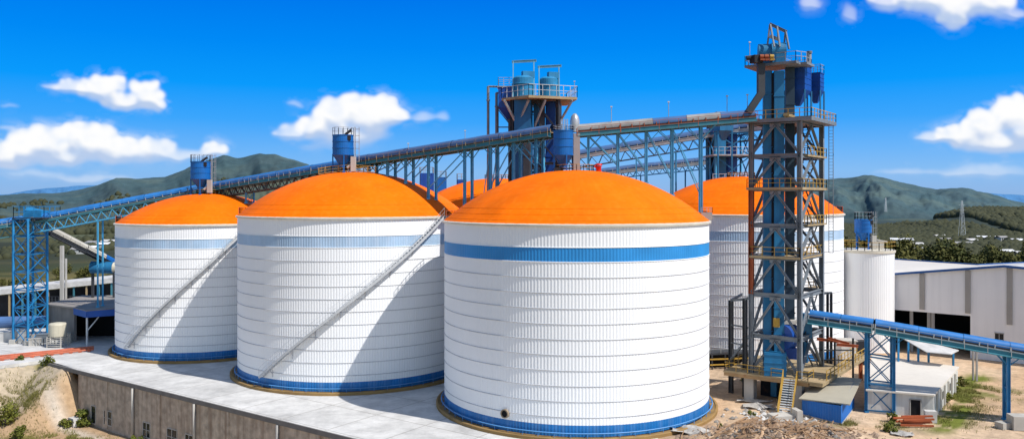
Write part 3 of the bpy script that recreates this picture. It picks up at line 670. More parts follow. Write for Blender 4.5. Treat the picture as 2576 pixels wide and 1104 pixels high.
# ------------------------------------------------------------------ bins on the domes
def bin_(label,px,ytop,ycyl,ycone,yfoot,Y,rpx,yrail,ladder=True,rails=RAILG,group='blue round bins standing on silo tops'):
    c=P(px,yfoot,Y); r=rpx/F*Y; z=lambda y:P(px,y,Y)[2]
    S=thing('hopper_bin',label,'hopper bin',c,group); x,y=c[0],c[1]
    m=MB(); m.lathe(x,y,[(.05,z(ytop)+.05),(r*.9,z(ytop)+.02),(r*1.04,z(ytop)),(r*1.04,z(ytop)-.08),(r,z(ytop)-.08),(r,z(ycyl)),(r*.35,z(ycone)),(r*.35,z(ycone)-.2),(.02,z(ycone)-.2)],32)
    b=m.build('body',BLUE,S,False); 
    m=MB()
    for f in (.33,.66,1): zz=z(ytop)+(z(ycyl)-z(ytop))*f; m.lathe(x,y,[(r,zz-.04),(r+.04,zz-.04),(r+.04,zz+.04),(r,zz+.04)],32)
    m.build('stiffener',BLUE,b)
    for k in range(4):
        t=math.pi/4+k*math.pi/2-.5; lx,ly=x+r*.97*math.cos(t),y+r*.97*math.sin(t); zz=min(support_z(lx,ly,0),c[2]) if yfoot<500 else c[2]
        m=MB(); m.beam((lx,ly,z(ycyl)+.1),(lx,ly,zz),.12); m.box((lx,ly,zz+.05),.28,.28,.1); m.build('leg',BLUE,S)
    m=MB(); pts=[(x+r*1.0*math.cos(t),y+r*1.0*math.sin(t),z(ytop)) for t in [i*math.pi/7 for i in range(14)]]
    m.rail(pts,z(yrail)-z(ytop),.7,.022,close=True); m.build('railing',rails,S)
    if ladder:
        m=MB(); lx=x+r+.18
        for dy in (-.2,.2): m.beam((lx,y+dy,c[2]),(lx,y+dy,z(yrail)+.1),.05); m.beam((lx+.45,y+dy,c[2]+1.2),(lx+.45,y+dy,z(yrail)+.1),.03)
        k=c[2]
        while k<z(yrail): m.beam((lx,y-.2,k),(lx,y+.2,k),.03); k+=.3
        k=c[2]+1.2
        while k<z(yrail): m.beam((lx,y-.2,k),(lx+.45,y-.2,k),.03); m.beam((lx+.45,y-.2,k),(lx+.45,y+.2,k),.03); m.beam((lx,y+.2,k),(lx+.45,y+.2,k),.03); k+=.7
        m.build('caged_ladder',RAILG,S)
        m=MB(); m.box((x+r*.55,y-r*.6,z(ytop)-.35),.7,.5,.5); m.tube((x+r*.3,y-r*.85,z(ytop)-.1),(x+r*.95,y-r*.75,z(ytop)+.5),.14); m.build('fan',DARK,S)
        m=MB(); m.box((x+r+.1,y-.5,c[2]+.9),.5,.5,1.6); m.tube((x+r*.5,y-.5,c[2]+.5),(x+r+.1,y-.5,c[2]+1.0),.16); m.build('discharge_box',CONCL,S)
    return S
bin_('blue round bin with caged ladder on top of the smallest silo',505,407,450,470,487,101.1,24,390)
bin_('blue round bin with caged ladder on the dome of the middle front silo',863,340,390,416,434,88.2,26,322)
b3=bin_('blue bin on the front dome, squeezed between two conveyor ends',1417,329,390,418,432,74.6,25,317,ladder=False)
m=MB(); c=P(1450,432,74.9); m.box((c[0],c[1],c[2]+1.75),.6,.9,3.5); m.build('duct_box',PIPEG,b3)
m=MB(); c=P(1436,330,74.5); 
for i in range(5): m.tube((c[0]-.9+i*.15,c[1],c[2]),(c[0]-.9+i*.15,c[1],c[2]+1.1),.04)
m.build('vent_pipe',SILVER,b3)
m=MB(); c=P(1446,330,75.4); m.lathe(c[0],c[1],[(.42,c[2]-.1),(.42,c[2]+.5),(.46,c[2]+.9),(.34,c[2]+1.35),(.15,c[2]+1.6),(.02,c[2]+1.65)],20)
solo(m,'exhaust_cowl',SILVER,'silver bullet-shaped cowl beside the bin on the front dome','vent',smooth=True)
# red valve on the front dome
c=P(1506,432,74.6); z0=dome_z(SILOS['front'],c[0],c[1])-.1
S=thing('roof_vent','small red vent pot on top of the front orange dome','vent',(c[0],c[1],z0))
m=MB(); m.lathe(c[0],c[1],[(.26,z0),(.22,z0+.45),(.27,z0+.5),(.27,z0+.62),(.02,z0+.64)],16); m.build('body',REDV,S,True)
m=MB(); m.lathe(c[0],c[1],[(.34,z0+.66),(.30,z0+.82),(.05,z0+.86)],16); m.build('cap',REDV,S,True)
m=MB(); m.tube((c[0],c[1],z0+.4),(c[0]-.42,c[1]-.1,z0+.62),.1); m.build('spout',REDV,S)
# black feet box by the front dome apex
for i,px in enumerate((1399,1410)):
    c=P(px,434,73.6); z0=dome_z(SILOS['front'],c[0],c[1])-.03; m=MB(); m.box((c[0],c[1],z0+.14),.4,.4,.28); m.box((c[0],c[1],z0+.3),.26,.3,.14); solo(m,'hatch',DARK,('black roof hatch on the front dome below the bin','second black roof hatch on the front dome, nearer the bin legs')[i],'hatch')
# small stair head box at the rim
c=P(1775,522,73.2); z0=16.6
S=thing('ladder_cabin','small grey box with rails at the right rim of the front dome','hatch',(c[0],c[1],z0))
m=MB(); m.box((c[0],c[1],z0+.35),1.0,.9,.7); m.build('box',PIPEG,S); m=MB(); m.rail([(c[0]-.5,c[1]-.45,z0+.7),(c[0]+.5,c[1]-.45,z0+.7),(c[0]+.5,c[1]+.45,z0+.7)],.45,.5,.02); m.build('railing',RAILG,S)
# low walkway along the middle dome top
m=MB(); 
S=thing('roof_walkway','ochre railed walkway over the apex of the middle front dome','walkway',(-18,88.3,21))
pts=[]
for px,yy in ((803,441),(835,432),(870,427),(905,427),(945,434)):
    q=P(px,yy,87.9); zz=dome_z(SILOS['mid'],q[0],q[1])+.12; pts.append((q[0],q[1],zz))
for a,b in zip(pts[:-1],pts[1:]): m.beam(a,b,.6,.08)
m.build('deck',OCHRE,S); m=MB(); m.rail([add(p,(0,-.3,0)) for p in pts],.62,.7,.028); m.rail([add(p,(0,.3,0)) for p in pts],.62,.7,.028); m.build('railing',YEL,S)

# ------------------------------------------------------------------ braced towers
def lattice_tower(name,label,corners,z0,levels,col_mat,brace_mat,colw,brw,style='x',cat='tower',rustcol=None,group=None,skip=()):
    c=((corners[0][0]+corners[2][0])/2,(corners[0][1]+corners[2][1])/2,z0)
    S=thing(name,label,cat,c,group); zt=levels[-1]
    for i,(x,y) in enumerate(corners):
        m=MB()
        if rustcol and i==rustcol[0]:
            m.ibeam((x,y,z0),(x,y,rustcol[1]),colw,colw); k=m.build('column',col_mat,S)
            m=MB(); m.ibeam((x,y,rustcol[1]),(x,y,rustcol[2]),colw+.02,colw+.02); m.build('column_section',RUSTY,k)
            m=MB(); m.ibeam((x,y,rustcol[2]),(x,y,zt),colw,colw); m.build('column_section',col_mat,k)
        else:
            m.ibeam((x,y,z0),(x,y,zt),colw,colw); m.build('column',col_mat,S)
    lv=[z0]+list(levels)
    for i in range(4):
        a,b=corners[i],corners[(i+1)%4]
        for k,(l0,l1) in enumerate(zip(lv[:-1],lv[1:])):
            m=MB(); m.ibeam((a[0],a[1],l1),(b[0],b[1],l1),brw*1.5,brw*1.9); m.build('cross_beam',brace_mat,S)
            m=MB()
            if style=='v':
                mx=((a[0]+b[0])/2,(a[1]+b[1])/2,l1-.25)
                m.ibeam((a[0],a[1],l0+.15),mx,brw,brw); m.ibeam((b[0],b[1],l0+.15),mx,brw,brw)
                d=nrm((b[0]-a[0],b[1]-a[1],0)); m.beam(add(mx,mul(d,-.5)),add(mx,mul(d,.5)),.05,.45)
            elif style=='x':
                m.beam((a[0],a[1],l0),(b[0],b[1],l1),brw); m.beam((b[0],b[1],l0),(a[0],a[1],l1),brw)
            else:
                if (k+i)%2: m.beam((a[0],a[1],l0),(b[0],b[1],l1),brw)
                else: m.beam((b[0],b[1],l0),(a[0],a[1],l1),brw)
            m.build('brace',brace_mat,S)
    return S
# left bright-blue lattice tower
cn=[(-61.2,102.5),(-61.05,106.5),(-63.45,107.4),(-63.6,103.4)]
TL=lattice_tower('lattice_tower','bright blue lattice tower carrying the conveyor head at the left yard','' or cn,0,list(np.linspace(2.3,15.9,7)),TBLUE,TBLUE,.24,.075,'x',rustcol=None)
for x,y in cn:
    m=MB(); m.box((x,y,.25),.7,.7,.6); m.build('footing',CONCL,TL)
c=P(92,540,104.7)
S=TL
m=MB(); m.box((c[0],c[1],16.5),2.3,1.5,.9,-.1); m.hexa([(c[0]-1.1,c[1]-.7,16.95),(c[0]+.6,c[1]-.7,16.95),(c[0]+.6,c[1]+.7,16.95),(c[0]-1.1,c[1]+.7,16.95)],[(c[0]-1.0,c[1]-.5,17.35),(c[0]-.1,c[1]-.5,17.1),(c[0]-.1,c[1]+.5,17.1),(c[0]-1.0,c[1]+.5,17.35)]); m.build('drive_housing',TBLUE,S)
m=MB(); m.box((c[0],c[1],15.98),4.2,3.4,.14,-.1); m.build('platform',DSTEEL,S)
m=MB(); q=[(c[0]-2,c[1]-1.6,16.05),(c[0]+2,c[1]-1.8,16.05),(c[0]+2.2,c[1]+1.5,16.05),(c[0]-1.9,c[1]+1.7,16.05)]; m.rail(q,1.4,1.3,.035,close=True); m.build('railing',TBLUE,S)

# grey steel elevator tower
B=(25.55,72.0); u=(.80,-.60); v=(.60,.80)
A=(B[0]-u[0]*4.4,B[1]-u[1]*4.4); C=(B[0]+v[0]*6.6,B[1]+v[1]*6.6); D=(A[0]+v[0]*6.6,A[1]+v[1]*6.6)
LV=[6.0,9.8,13.2,16.1,19.4,22.4,25.5]
TW=lattice_tower('elevator_tower','tall grey steel tower with chevron braces and one rust red column','' or [A,B,C,D],2.6,LV,STEEL,STEEL,.40,.20,'v',rustcol=(0,9.8,19.4))
def TQ(a,b,z): return (B[0]-u[0]*a+v[0]*b, B[1]-u[1]*a+v[1]*b, z)   # a: from B towards A, b: from B towards C
def plate(m,a0,a1,b0,b1,z,t=.16): m.hexa([TQ(a0,b0,z-t),TQ(a1,b0,z-t),TQ(a1,b1,z-t),TQ(a0,b1,z-t)],[TQ(a0,b0,z),TQ(a1,b0,z),TQ(a1,b1,z),TQ(a0,b1,z)])
def prail(m,a0,a1,b0,b1,z,h=.8): m.rail([TQ(a0,b0,z),TQ(a1,b0,z),TQ(a1,b1,z),TQ(a0,b1,z)],h,1.0,.032,close=True)
for z,(a0,a1,b0,b1),rm in ((25.75,(-1.15,5.0,-.4,7.4),YEL),(19.55,(-.35,4.75,-.35,7.2),YEL),(13.35,(-.1,4.5,-.25,7.1),YEL)):
    m=MB(); plate(m,a0,a1,b0,b1,z,.30 if z>25 else .22); pf=m.build('platform',STEEL if z>25 else OCHRE,TW)
    if z>25:
        m=MB(); plate(m,a0+.02,a1-.02,b0+.02,b1-.02,z+.03,.025); m.build('deck_plate',OCHRE,pf)
    m=MB(); prail(m,a0+.05,a1-.05,b0+.05,b1-.05,z); m.build('railing',rm,pf)
for z in (22.5,16.2):
    m=MB(); plate(m,-.35,.9,1.2,7.1,z,.14); pf=m.build('platform',OCHRE,TW)
    m=MB(); prail(m,-.3,.85,1.25,7.05,z); m.build('railing',YEL,pf)
# ladder up the far right corner
m=MB()
for k,zz in enumerate((13.4,16.3,19.6,22.6)):
    for da in (-.55,-.95): m.beam(TQ(da,7.0,zz),TQ(da,7.0,zz+3.2),.05)
    t=zz
    while t<zz+3.1: m.beam(TQ(-.55,7.0,t),TQ(-.95,7.0,t),.03); t+=.3
m.build('ladder',STEEL,TW)
# stair flights inside
m=MB()
for k,zz in enumerate((2.7,6.0,9.8,13.3,16.2,19.6,22.6)):
    z2=(6.0,9.8,13.3,16.2,19.6,22.6,25.6)[k]; b0,b1=(2,6.2) if k%2 else (6.2,2)
    for da in (.2,.75): m.beam(TQ(da,b0,zz),TQ(da,b1,z2),.06,.16)
    for i in range(10): t=(i+.5)/10; m.beam(TQ(.2,b0+(b1-b0)*t,zz+(z2-zz)*t),TQ(.75,b0+(b1-b0)*t,zz+(z2-zz)*t),.2,.04)
m.build('stair',DSTEEL,TW)
# bucket elevator casings and ducts standing in the tower
def casing(label,px0,px1,y0,y1,Y,mat,dep=.9,name='elevator_casing'):
    a=P(px0,y1,Y); b=P(px1,y0,Y); cx=(a[0]+b[0])/2; w=b[0]-a[0]; z0,z1=a[2],b[2]
    S=thing(name,label,'elevator casing',(cx,Y,z0))
    m=MB(); m.box((cx,Y,(z0+z1)/2),w,dep,z1-z0,-.2); bd=m.build('casing',mat,S)
    z=z0+1.1
    while z<z1: m=MB(); m.box((cx,Y,z),w+.1,dep+.1,.09,-.2); z+=2.4; m.build('flange',mat,bd)
    return S
casing('left blue bucket elevator casing inside the steel tower',1920,1941,180,925,74.6,CBLUE)
casing('right blue bucket elevator casing inside the steel tower',1947,1971,180,935,74.0,CBLUE)
casing('dark blue-grey casing standing behind the two blue ones in the steel tower',1976,1997,172,880,75.2,paint('casing_slate',(.03,.06,.095),.55,.3,.6,rust=.1))
casing('dark narrow strip for the shaded gap between the two blue elevator casings',1940,1949,185,925,74.3,DARK,.5)  # no real casing: dark strip standing in for the shaded gap
DUCTM=paint('duct_grey',(.05,.055,.062),.6,.25,.8,rust=.05)
S=thing('spout_pipe','dark grey square duct bending down from the tower head onto the conveyor','duct',P(1913,270,73.2))
m=MB(); m.beam(P(1914,161,73.6),P(1914,238,73.6),.6,.6); m.build('duct',DUCTM,S)
m=MB(); m.beam(P(1916,233,73.55),P(1882,284,73.6),.6,.6); m.build('elbow',DUCTM,S)
# head: platform, drums, gantry
zp=P(1940,160,74)[2]
S=TW
m=MB(); plate(m,.35,5.1,.1,3.6,zp,.22); plate(m,-.2,.4,1.4,3.6,zp-.003,.2); hp=m.build('platform',STEEL,S); m=MB(); m.rail([TQ(5.05,3.5,zp),TQ(5.05,.15,zp),TQ(.4,.15,zp),TQ(-.15,1.5,zp)],.85,.9,.03); m.build('railing',RAILG,hp)
for k,(px,w) in enumerate(((1925,.86),(1958,.92))):
    c=P(px,150,74.6 if k==0 else 74.0); z=zp
    m=MB(); m.box((c[0],c[1],z+.55),1.15,1.3,1.1,-.2); m.build('casing_head',CBLUE,S)
    m=MB(); a=(c[0]-.62,c[1]+.12,z+1.15); b=(c[0]+.62,c[1]-.12,z+1.15); m.tube(a,b,.72,24); m.build('drum_hood',paint('hood_blue',(.03,.22,.42),.5,.3,1.0,rust=.1),S,False)
m=MB(); c=P(1940,128,73.2); 
for i,(px,mm) in enumerate(((1917,RUSTY),(1929,RUSTY),(1942,YEL))):
    c=P(px,143,73.0); k=MB(); k.tube((c[0]-.2,c[1],c[2]),(c[0]+.15,c[1],c[2]),.19,14); k.box((c[0],c[1],c[2]-.28),.4,.45,.12); k.build('motor',mm,S)
m=MB(); k=P(1903,150,73.4); m.box((k[0],k[1],k[2]),.9,.8,.7,.3); m.tube(add(k,(-.9,0,.1)),add(k,(.2,.1,.2)),.18,10); m.build('gearbox',DARK,S)
m=MB(); p1=P(1939,62,74.0); p2=P(1978,80,73.6)
for base,top in ((P(1930,118,74.2),P(1937,62,74.2)),(P(1948,118,73.0),P(1938,62,74.0)),(P(1962,118,73.2),P(1955,68,73.8)),(P(1985,124,73.2),P(1976,78,73.6)),(P(1972,118,74.2),P(1976,78,73.6)),(P(1958,100,74.0),P(1956,66,74.0))): m.beam(base,top,.13)
m.ibeam(P(1936,61,74.2),P(1979,81,73.6),.2,.26); m.beam(P(1936,92,74),P(1960,100,73.8),.14,.3); m.build('gantry',STEEL,S)
# dust collectors
def dust(label,a0,a1,b0,b1,ztop,zcyl,zcone,zfoot,mat=DBLUE):
    S=thing('dust_collector',label,'dust collector',TQ((a0+a1)/2,(b0+b1)/2,zfoot),'blue dust collectors on the tower')
    m=MB(); q=lambda a0,a1,b0,b1,z:[TQ(a0,b0,z),TQ(a1,b0,z),TQ(a1,b1,z),TQ(a0,b1,z)]
    m.hexa(q(a0,a1,b0,b1,zcyl),q(a0,a1,b0,b1,ztop)); bd=m.build('body',mat,S)
    ca,cb=(a0+a1)/2,(b0+b1)/2; m=MB(); m.hexa(q(ca-.18,ca+.18,cb-.18,cb+.18,zcone),q(a0,a1,b0,b1,zcyl-.003)); m.build('cone',mat,S)
    m=MB(); m.hexa(q(a0-.05,a1+.05,b0-.05,b1+.05,ztop),q(a0-.05,a1+.05,b0-.05,b1+.05,ztop+.1)); 
    for f in (.25,.5,.75): z=zcyl+(ztop-zcyl)*f; m.hexa(q(a0-.03,a1+.03,b0-.03,b1+.03,z-.03),q(a0-.03,a1+.03,b0-.03,b1+.03,z+.03))
    m.build('stiffener',mat,bd)
    for aa,bb in ((a0,b0),(a1,b0),(a1,b1),(a0,b1)):
        m=MB(); m.beam(TQ(aa,bb,zcyl),TQ(aa,bb,zfoot),.12); m.build('leg',CBLUE,S)
    m=MB(); m.rail([TQ(a0,b0,ztop+.1),TQ(a1,b0,ztop+.1),TQ(a1,b1,ztop+.1),TQ(a0,b1,ztop+.1)],.75,.7,.022,close=True); m.build('railing',RAILG,S)
    return S
zz=lambda y,Y=74.0: P(0,y,Y)[2]
dust('larger dark blue dust collector with tapered hopper on the tower platform',.45,2.3,2.9,4.9,zz(169,75.5),zz(228,75.5),zz(266,75.5),25.78)
dust('smaller blue dust collector behind the larger one on the tower platform',-.1,1.1,5.8,7.0,zz(190,78),zz(232,78),zz(262,78),25.78)
c=P(2036,170,76.6); S=thing('exhaust_pipe','short dark stack between the two dust collectors on the tower','stack',c)
m=MB(); m.tube((c[0],c[1],c[2]-1.0),(c[0],c[1],P(0,131,76.6)[2]),.2,14); m.build('pipe',STEEL,S,True); m=MB(); m.tube((c[0],c[1],P(0,135,76.6)[2]),(c[0],c[1],P(0,131,76.6)[2]+.06),.26,14); m.build('rim',STEEL,S)
# heap of ochre sacks on the platform
m=MB(); 
for i in range(9):
    a=random.uniform(.9,2.6); m.box(TQ(a,.6+random.uniform(0,.6),25.95+random.uniform(0,.25)),random.uniform(.35,.6),random.uniform(.3,.5),.22,random.uniform(0,3))
solo(m,'sack_heap',OCHRE,'heap of dusty ochre spillage bags on the upper tower platform','bags',kind='stuff')
# machinery near the foot
S=thing('blower','deep blue round blower housing low inside the steel tower','machine',TQ(1.5,2.2,5.2))
c=P(1978,845,74.2); m=MB(); m.tube((c[0]-.6,c[1]-.5,c[2]),(c[0]+.6,c[1]+.5,c[2]),1.15,28); m.build('drum',DBLUE,S,False)
m=MB(); m.tube((c[0]-.72,c[1]-.6,c[2]),(c[0]-.6,c[1]-.5,c[2]),.4,16); m.box((c[0],c[1],c[2]-1.5),1.6,1.2,1.0); m.build('base',DBLUE,S)
m=MB(); m.box((c[0]-1.1,c[1]-.6,c[2]+1.35),.45,.5,.8); m.build('motor',YEL,S)
m=MB(); m.box((c[0]+.4,c[1]-.1,c[2]+1.32),1.7,.9,.3); m.build('cover_plate',CONCL,S)
c=P(1950,893,73.4); m=MB(); m.box((c[0],c[1],2.62+1.05),1.9,1.3,2.1,-.3); S=thing('elevator_boot','light blue elevator boot box on the ochre deck','machine',(c[0],c[1],2.62)); m.build('box',CBLUE,S); m=MB()
for k in (.5,1.2,1.9): m.box((c[0],c[1],2.62+k),2.0,1.4,.07,-.3)
m.build('flange',CBLUE,S)
c=P(2026,818,74.5); m=MB(); m.box((c[0],c[1],c[2]),.9,.9,2.2); m.tube((c[0],c[1],c[2]-3.4),(c[0],c[1],c[2]-1.1),.25); solo(m,'feed_chute',CBLUE,'blue feed chute where the sloping conveyor enters the tower','chute')
# deck under the tower
S=thing('tower_deck','ochre steel deck on concrete piers under the elevator tower','platform',TQ(2.2,3.3,0))
m=MB(); plate(m,-1.0,6.8,-.75,8.2,2.6,.16); dk=m.build('deck',OCHRE,S)
m=MB(); plate(m,-.96,6.76,-.71,8.16,2.43,.30); m.build('edge_beam',paint('edge_tan',(.40,.25,.12),.7,.3,.8,rust=.3),dk)
for a,b in ((4.6,.3),(.2,.2),(.2,6.2),(4.6,6.2),(.2,3.2)):
    m=MB(); q=TQ(a,b,1.1); m.box(q,.9,.9,2.3,-.64); m.build('pier',CONCL,S)
m=MB(); m.rail([TQ(6.7,4,2.6),TQ(6.7,-.65,2.6),TQ(1.25,-.65,2.6)],.75,1.1,.03); m.rail([TQ(.0,-.65,2.6),TQ(-.9,-.65,2.6),TQ(-.9,1.0,2.6)],.75,1.1,.03); m.build('railing',YEL,S)
m=MB(); m.hexa([TQ(.0,-.9,.0),TQ(5,.9,0),TQ(5,6,0),TQ(0,6,0)],[TQ(.0,1.0,.02),TQ(5,1.0,.02),TQ(5,6,.02),TQ(0,6,.02)])
# dark machinery under the deck
m=MB(); m.hexa([TQ(.7,2.4,-.2),TQ(4.4,2.4,-.2),TQ(4.4,5.8,-.2),TQ(.7,5.8,-.2)],[TQ(.7,2.4,2.1),TQ(4.4,2.4,2.1),TQ(4.4,5.8,2.1),TQ(.7,5.8,2.1)]); m.build('pit_wall',DARK,S)
for a in (1.9,3.0):
    m=MB(); m.box(TQ(a,2.1,1.0),.55,.4,1.6,-.64); m.build('casing_foot',CBLUE,S)
# railed walkway running back from the deck corner
S=thing('raised_walkway','straight ochre walkway with yellow railings running back from the tower deck','walkway',TQ(-1.6,8,0))
m=MB(); plate(m,-2.2,-1.03,-.75,15.2,2.6,.14); w=m.build('deck',OCHRE,S); m=MB(); plate(m,-2.17,-1.06,-.72,15.1,2.455,.2); m.build('edge_beam',OCHRE,w)
m=MB(); m.rail([TQ(-2.15,.6,2.6),TQ(-2.15,15.1,2.6)],.85,1.2,.034); m.rail([TQ(-1.08,8.3,2.6),TQ(-1.08,15.1,2.6)],.85,1.2,.034); m.build('railing',YEL,S)
for b in (6.5,14.5):
    m=MB(); m.beam(TQ(-1.6,b,2.2),TQ(-1.6,b,0),.3); m.build('leg',RUSTY,S)
# access stair
S=thing('access_stair','steep ochre stair leaning up to the tower deck','stair',TQ(1.3,-3.6,0))
top0=TQ(.62,-.75,2.62); bot=P(1974,1046,68.9); bot=(bot[0],bot[1],.12)
dr=nrm((bot[0]-top0[0],bot[1]-top0[1],0)); sd=(-dr[1],dr[0],0); m=MB(); t=MB(); r=MB()
for k in (-.55,.55): m.beam(add(top0,mul(sd,k)),add(bot,mul(sd,k)),.07,.22)
for i in range(15): q=lerp(top0,bot,(i+.5)/15); t.beam(add(q,mul(sd,-.55)),add(q,mul(sd,.55)),.24,.05)
for k in (-.58,.58):
    r.rail([add(top0,mul(sd,k)),add(bot,mul(sd,k))],.75,1.1,.03)
m.build('stringer',YEL,S); t.build('tread',RAILW,S); r.build('handrail',YEL,S)
m=MB(); q=P(1966,1056,68.4); m.box((q[0],q[1],.15),1.9,1.3,.5,.2); solo(m,'stair_plinth',CONCL,'low concrete plinth at the bottom of the ochre stair','plinth')
m=MB(); q=P(2004,1060,68.3); m.box((q[0],q[1],.35),.5,1.2,1.0,.15); solo(m,'stub_wall',CONCL,'short white stub wall beside the foot of the ochre stair','wall')
# portal frame left of the tower and the smaller one right of it
S=thing('pipe_rack','grey portal frame between the steel tower and the silo behind','frame',P(1860,930,77))
q=[P(1839,755,77.5),P(1874,752,76.0)]
for p_ in q: m=MB(); m.ibeam((p_[0],p_[1],0),p_,.38,.38); m.build('column',DSTEEL,S)
m=MB(); e=P(1893,748,75.4); m.ibeam(q[0],q[1],.2,.25); m.ibeam(q[1],e,.2,.25); m.ibeam(q[0],add(q[0],(2.5,5,0)),.2,.2)
for zz_ in (6.5,4.8): m.ibeam((q[0][0],q[0][1],zz_),(e[0],e[1],zz_),.12,.14)
m.build('beam',STEEL,S)
m=MB(); m.beam((q[0][0],q[0][1],3.2),(e[0],e[1],6.2),.18); m.build('brace',STEEL,S)
S=thing('pipe_rack','small grey frame with railed landing right of the steel tower','frame',P(2095,900,79))
for px in (2082,2091): m=MB(); p_=P(px,736,79.5); m.ibeam((p_[0],p_[1],0),p_,.22,.22); m.build('column',DSTEEL,S)
m=MB(); m.ibeam(P(2050,738,79.5),P(2093,736,79.5),.2,.2); m.ibeam(P(2050,790,79.5),P(2093,790,79.5),.2,.2); m.build('beam',STEEL,S)
m=MB(); p_=P(2020,722,80); m.rail([p_,P(2060,718,80)],.9,.6,.03); m.beam(P(2030,724,80),P(2066,720,80),.7,.1); m.build('landing',OCHRE,S)
m=MB(); 
for px,y0,y1 in ((2080,852,858),(2108,850,864),(2130,866,870)): m.ibeam(P(px-25,y0,76),P(px+28,y1,76.4),.2,.25)
k=MB()
for px in (2100,2146): k.ibeam(P(px,850,77.2),(P(px,850,77.2)[0],77.2,0),.16,.16)
for yy in (880,905): k.beam(P(2062,yy,77.2),P(2146,yy,77.2),.12)
S=thing('support_rack','rust red beams on dark posts under the upper end of the sloping conveyor','frame',P(2105,940,77)); k.build('post',DSTEEL,S)
m.build('beam',RUSTY,S)
# dark low shed at the foot of the silo behind, small white pump house
S=thing('pump_shed','dark low open shed squeezed between the rear silo foot and the steel tower','shed',P(1840,900,87))
a,b=P(1786,894,88.0),P(1895,894,88.8); m=MB(); m.prism([(a[0],a[1]),(b[0],b[1]),(b[0],b[1]+2.2),(a[0],a[1]+2.2)],1.55,1.72); m.build('roof',DSTEEL,S)
m=MB(); m.prism([(a[0],a[1]+1.2),(b[0],b[1]+1.2),(b[0],b[1]+1.4),(a[0],a[1]+1.4)],0,1.54); m.build('wall',BLACK,S)
m=MB(); m.rail([(a[0],a[1],1.73),(b[0],b[1],1.73)],.8,1.2,.03); m.build('railing',RAILG,S)
m=MB(); m.beam((a[0],a[1]-.05,1.1),(b[0],b[1]-.05,1.1),.14); m.beam((a[0],a[1]-.05,.5),(b[0],b[1]-.05,.5),.12); m.build('pipe',YEL,S)
for t in (.05,.35,.65,.95): q=lerp(a,b,t); m=MB(); m.beam((q[0],q[1],0),(q[0],q[1],1.54),.14); m.build('post',DSTEEL,S)
S=thing('pump_house','narrow white walled pump house behind the yellow railed walkway','building',P(2128,930,90))
c=P(2128,930,90); m=MB(); m.box((c[0],c[1],1.4),1.6,1.6,2.8); m.build('wall',WPLAST,S); m=MB(); m.box((c[0],c[1],2.86),1.9,1.9,.12); m.build('roof',CONCL,S)
c=P(2165,925,91); m=MB(); m.box((c[0],c[1],1.3),1.5,1.2,2.6); m.build('side_bay',DARK,S)

# ------------------------------------------------------------------ centre machine tower behind the front row
cx,cy=P(1345,0,95)[0],95.0
cn=[(cx-2.6,cy-2.0),(cx+2.6,cy-2.6),(cx+3.0,cy+2.6),(cx-2.2,cy+3.0)]
zpl=P(0,246,93)[2]
TC=lattice_tower('elevator_tower','dark steel tower with a wide pale railed platform behind the two big front domes',cn,0,[4,8,12,15.5,19,22.5,26,zpl-.2],DSTEEL,DSTEEL,.4,.16,'v')
pf=[P(1262,244,93.6),P(1330,243,90.6),P(1452,252,92.6),P(1425,246,99),P(1290,244,99)]
pf=[(p[0],p[1]) for p in pf]
m=MB(); m.prism(pf,zpl-.28,zpl); pp=m.build('platform',OCHRE,TC)
m=MB(); m.rail([(x,y,zpl) for x,y in pf],1.25,.85,.036,close=True); m.build('railing',RAILW,pp)
for px,x2 in ((1268,1303),(1330,1300),(1372,1345),(1440,1402)):
    m=MB(); m.ibeam(P(px,252,91.5),P(x2,318,93),.2,.2); m.build('strut',RAILG,TC)
for lab,px,w,r_,yt,yb in (('left light blue drum on the wide platform of the centre tower',1317,56,1.22,196,240),('right light blue drum on the wide platform of the centre tower',1381,48,1.05,198,240)):
    c=P(px,240,94); S=TC
    r_=w/2/F*94; zt=P(0,yt,94)[2]; m=MB(); m.lathe(c[0],c[1],[(r_*.95,zpl),(r_*.95,zt-.9),(r_*1.06,zt-.85),(r_*1.06,zt-.75),(r_,zt-.7),(r_,zt-.1),(r_*.75,zt+.12),(.05,zt+.15)],26); m.build('drum',paint('drum_blue',(.025,.24,.46),.5,.3,1.0,streak=.3,dirt=(.02,.10,.2)),S)
    m=MB(); m.box((c[0]+r_*.4,c[1]-.4,zt+.3),r_*1.1,.7,.7,.3); m.build('hood',MATS['drum_blue'],S)
    # lifting gantry
    m=MB(); wl=1.2 if px<1350 else 1.15; zt2=P(0,155 if px<1350 else 168,94)[2]
    for sx in (-1,1):
        for sy in (-.7,.7): m.beam((c[0]+sx*wl,c[1]+sy*1.3,zpl),(c[0]+sx*wl,c[1]+sy*.1,zt2),.12)
    m.ibeam((c[0]-wl-.15,c[1],zt2-.06),(c[0]+wl+.3,c[1],zt2+.08),.2,.28); m.build('gantry',paint('gantry_pale_blue',(.16,.38,.50),.5,.2,1),S)
casing('wide blue elevator casing under the left drum of the centre tower',1296,1338,246,470,93.0,paint('casing_bright',(.014,.12,.28),.5,.25,.5,streak=.3,dirt=(.02,.08,.16)),1.4)
casing('narrow blue elevator casing near the middle of the centre tower',1343,1356,246,450,94.0,CBLUE,.8)
casing('right dark blue elevator casing under the right drum of the centre tower',1374,1398,246,470,94.8,DBLUE,1.2)
casing('dark square duct in the middle of the centre tower',1358,1370,250,470,93.2,DSTEEL,.8)
casing('dark square shaft at the left edge of the centre tower',1280,1294,300,470,93.6,DSTEEL,.8)
casing('grey duct between the right casings of the centre tower',1402,1412,262,440,94.4,STEEL,.7)
casing('broad dark duct low in front of the centre tower',1318,1334,340,470,91.8,DSTEEL,.9)
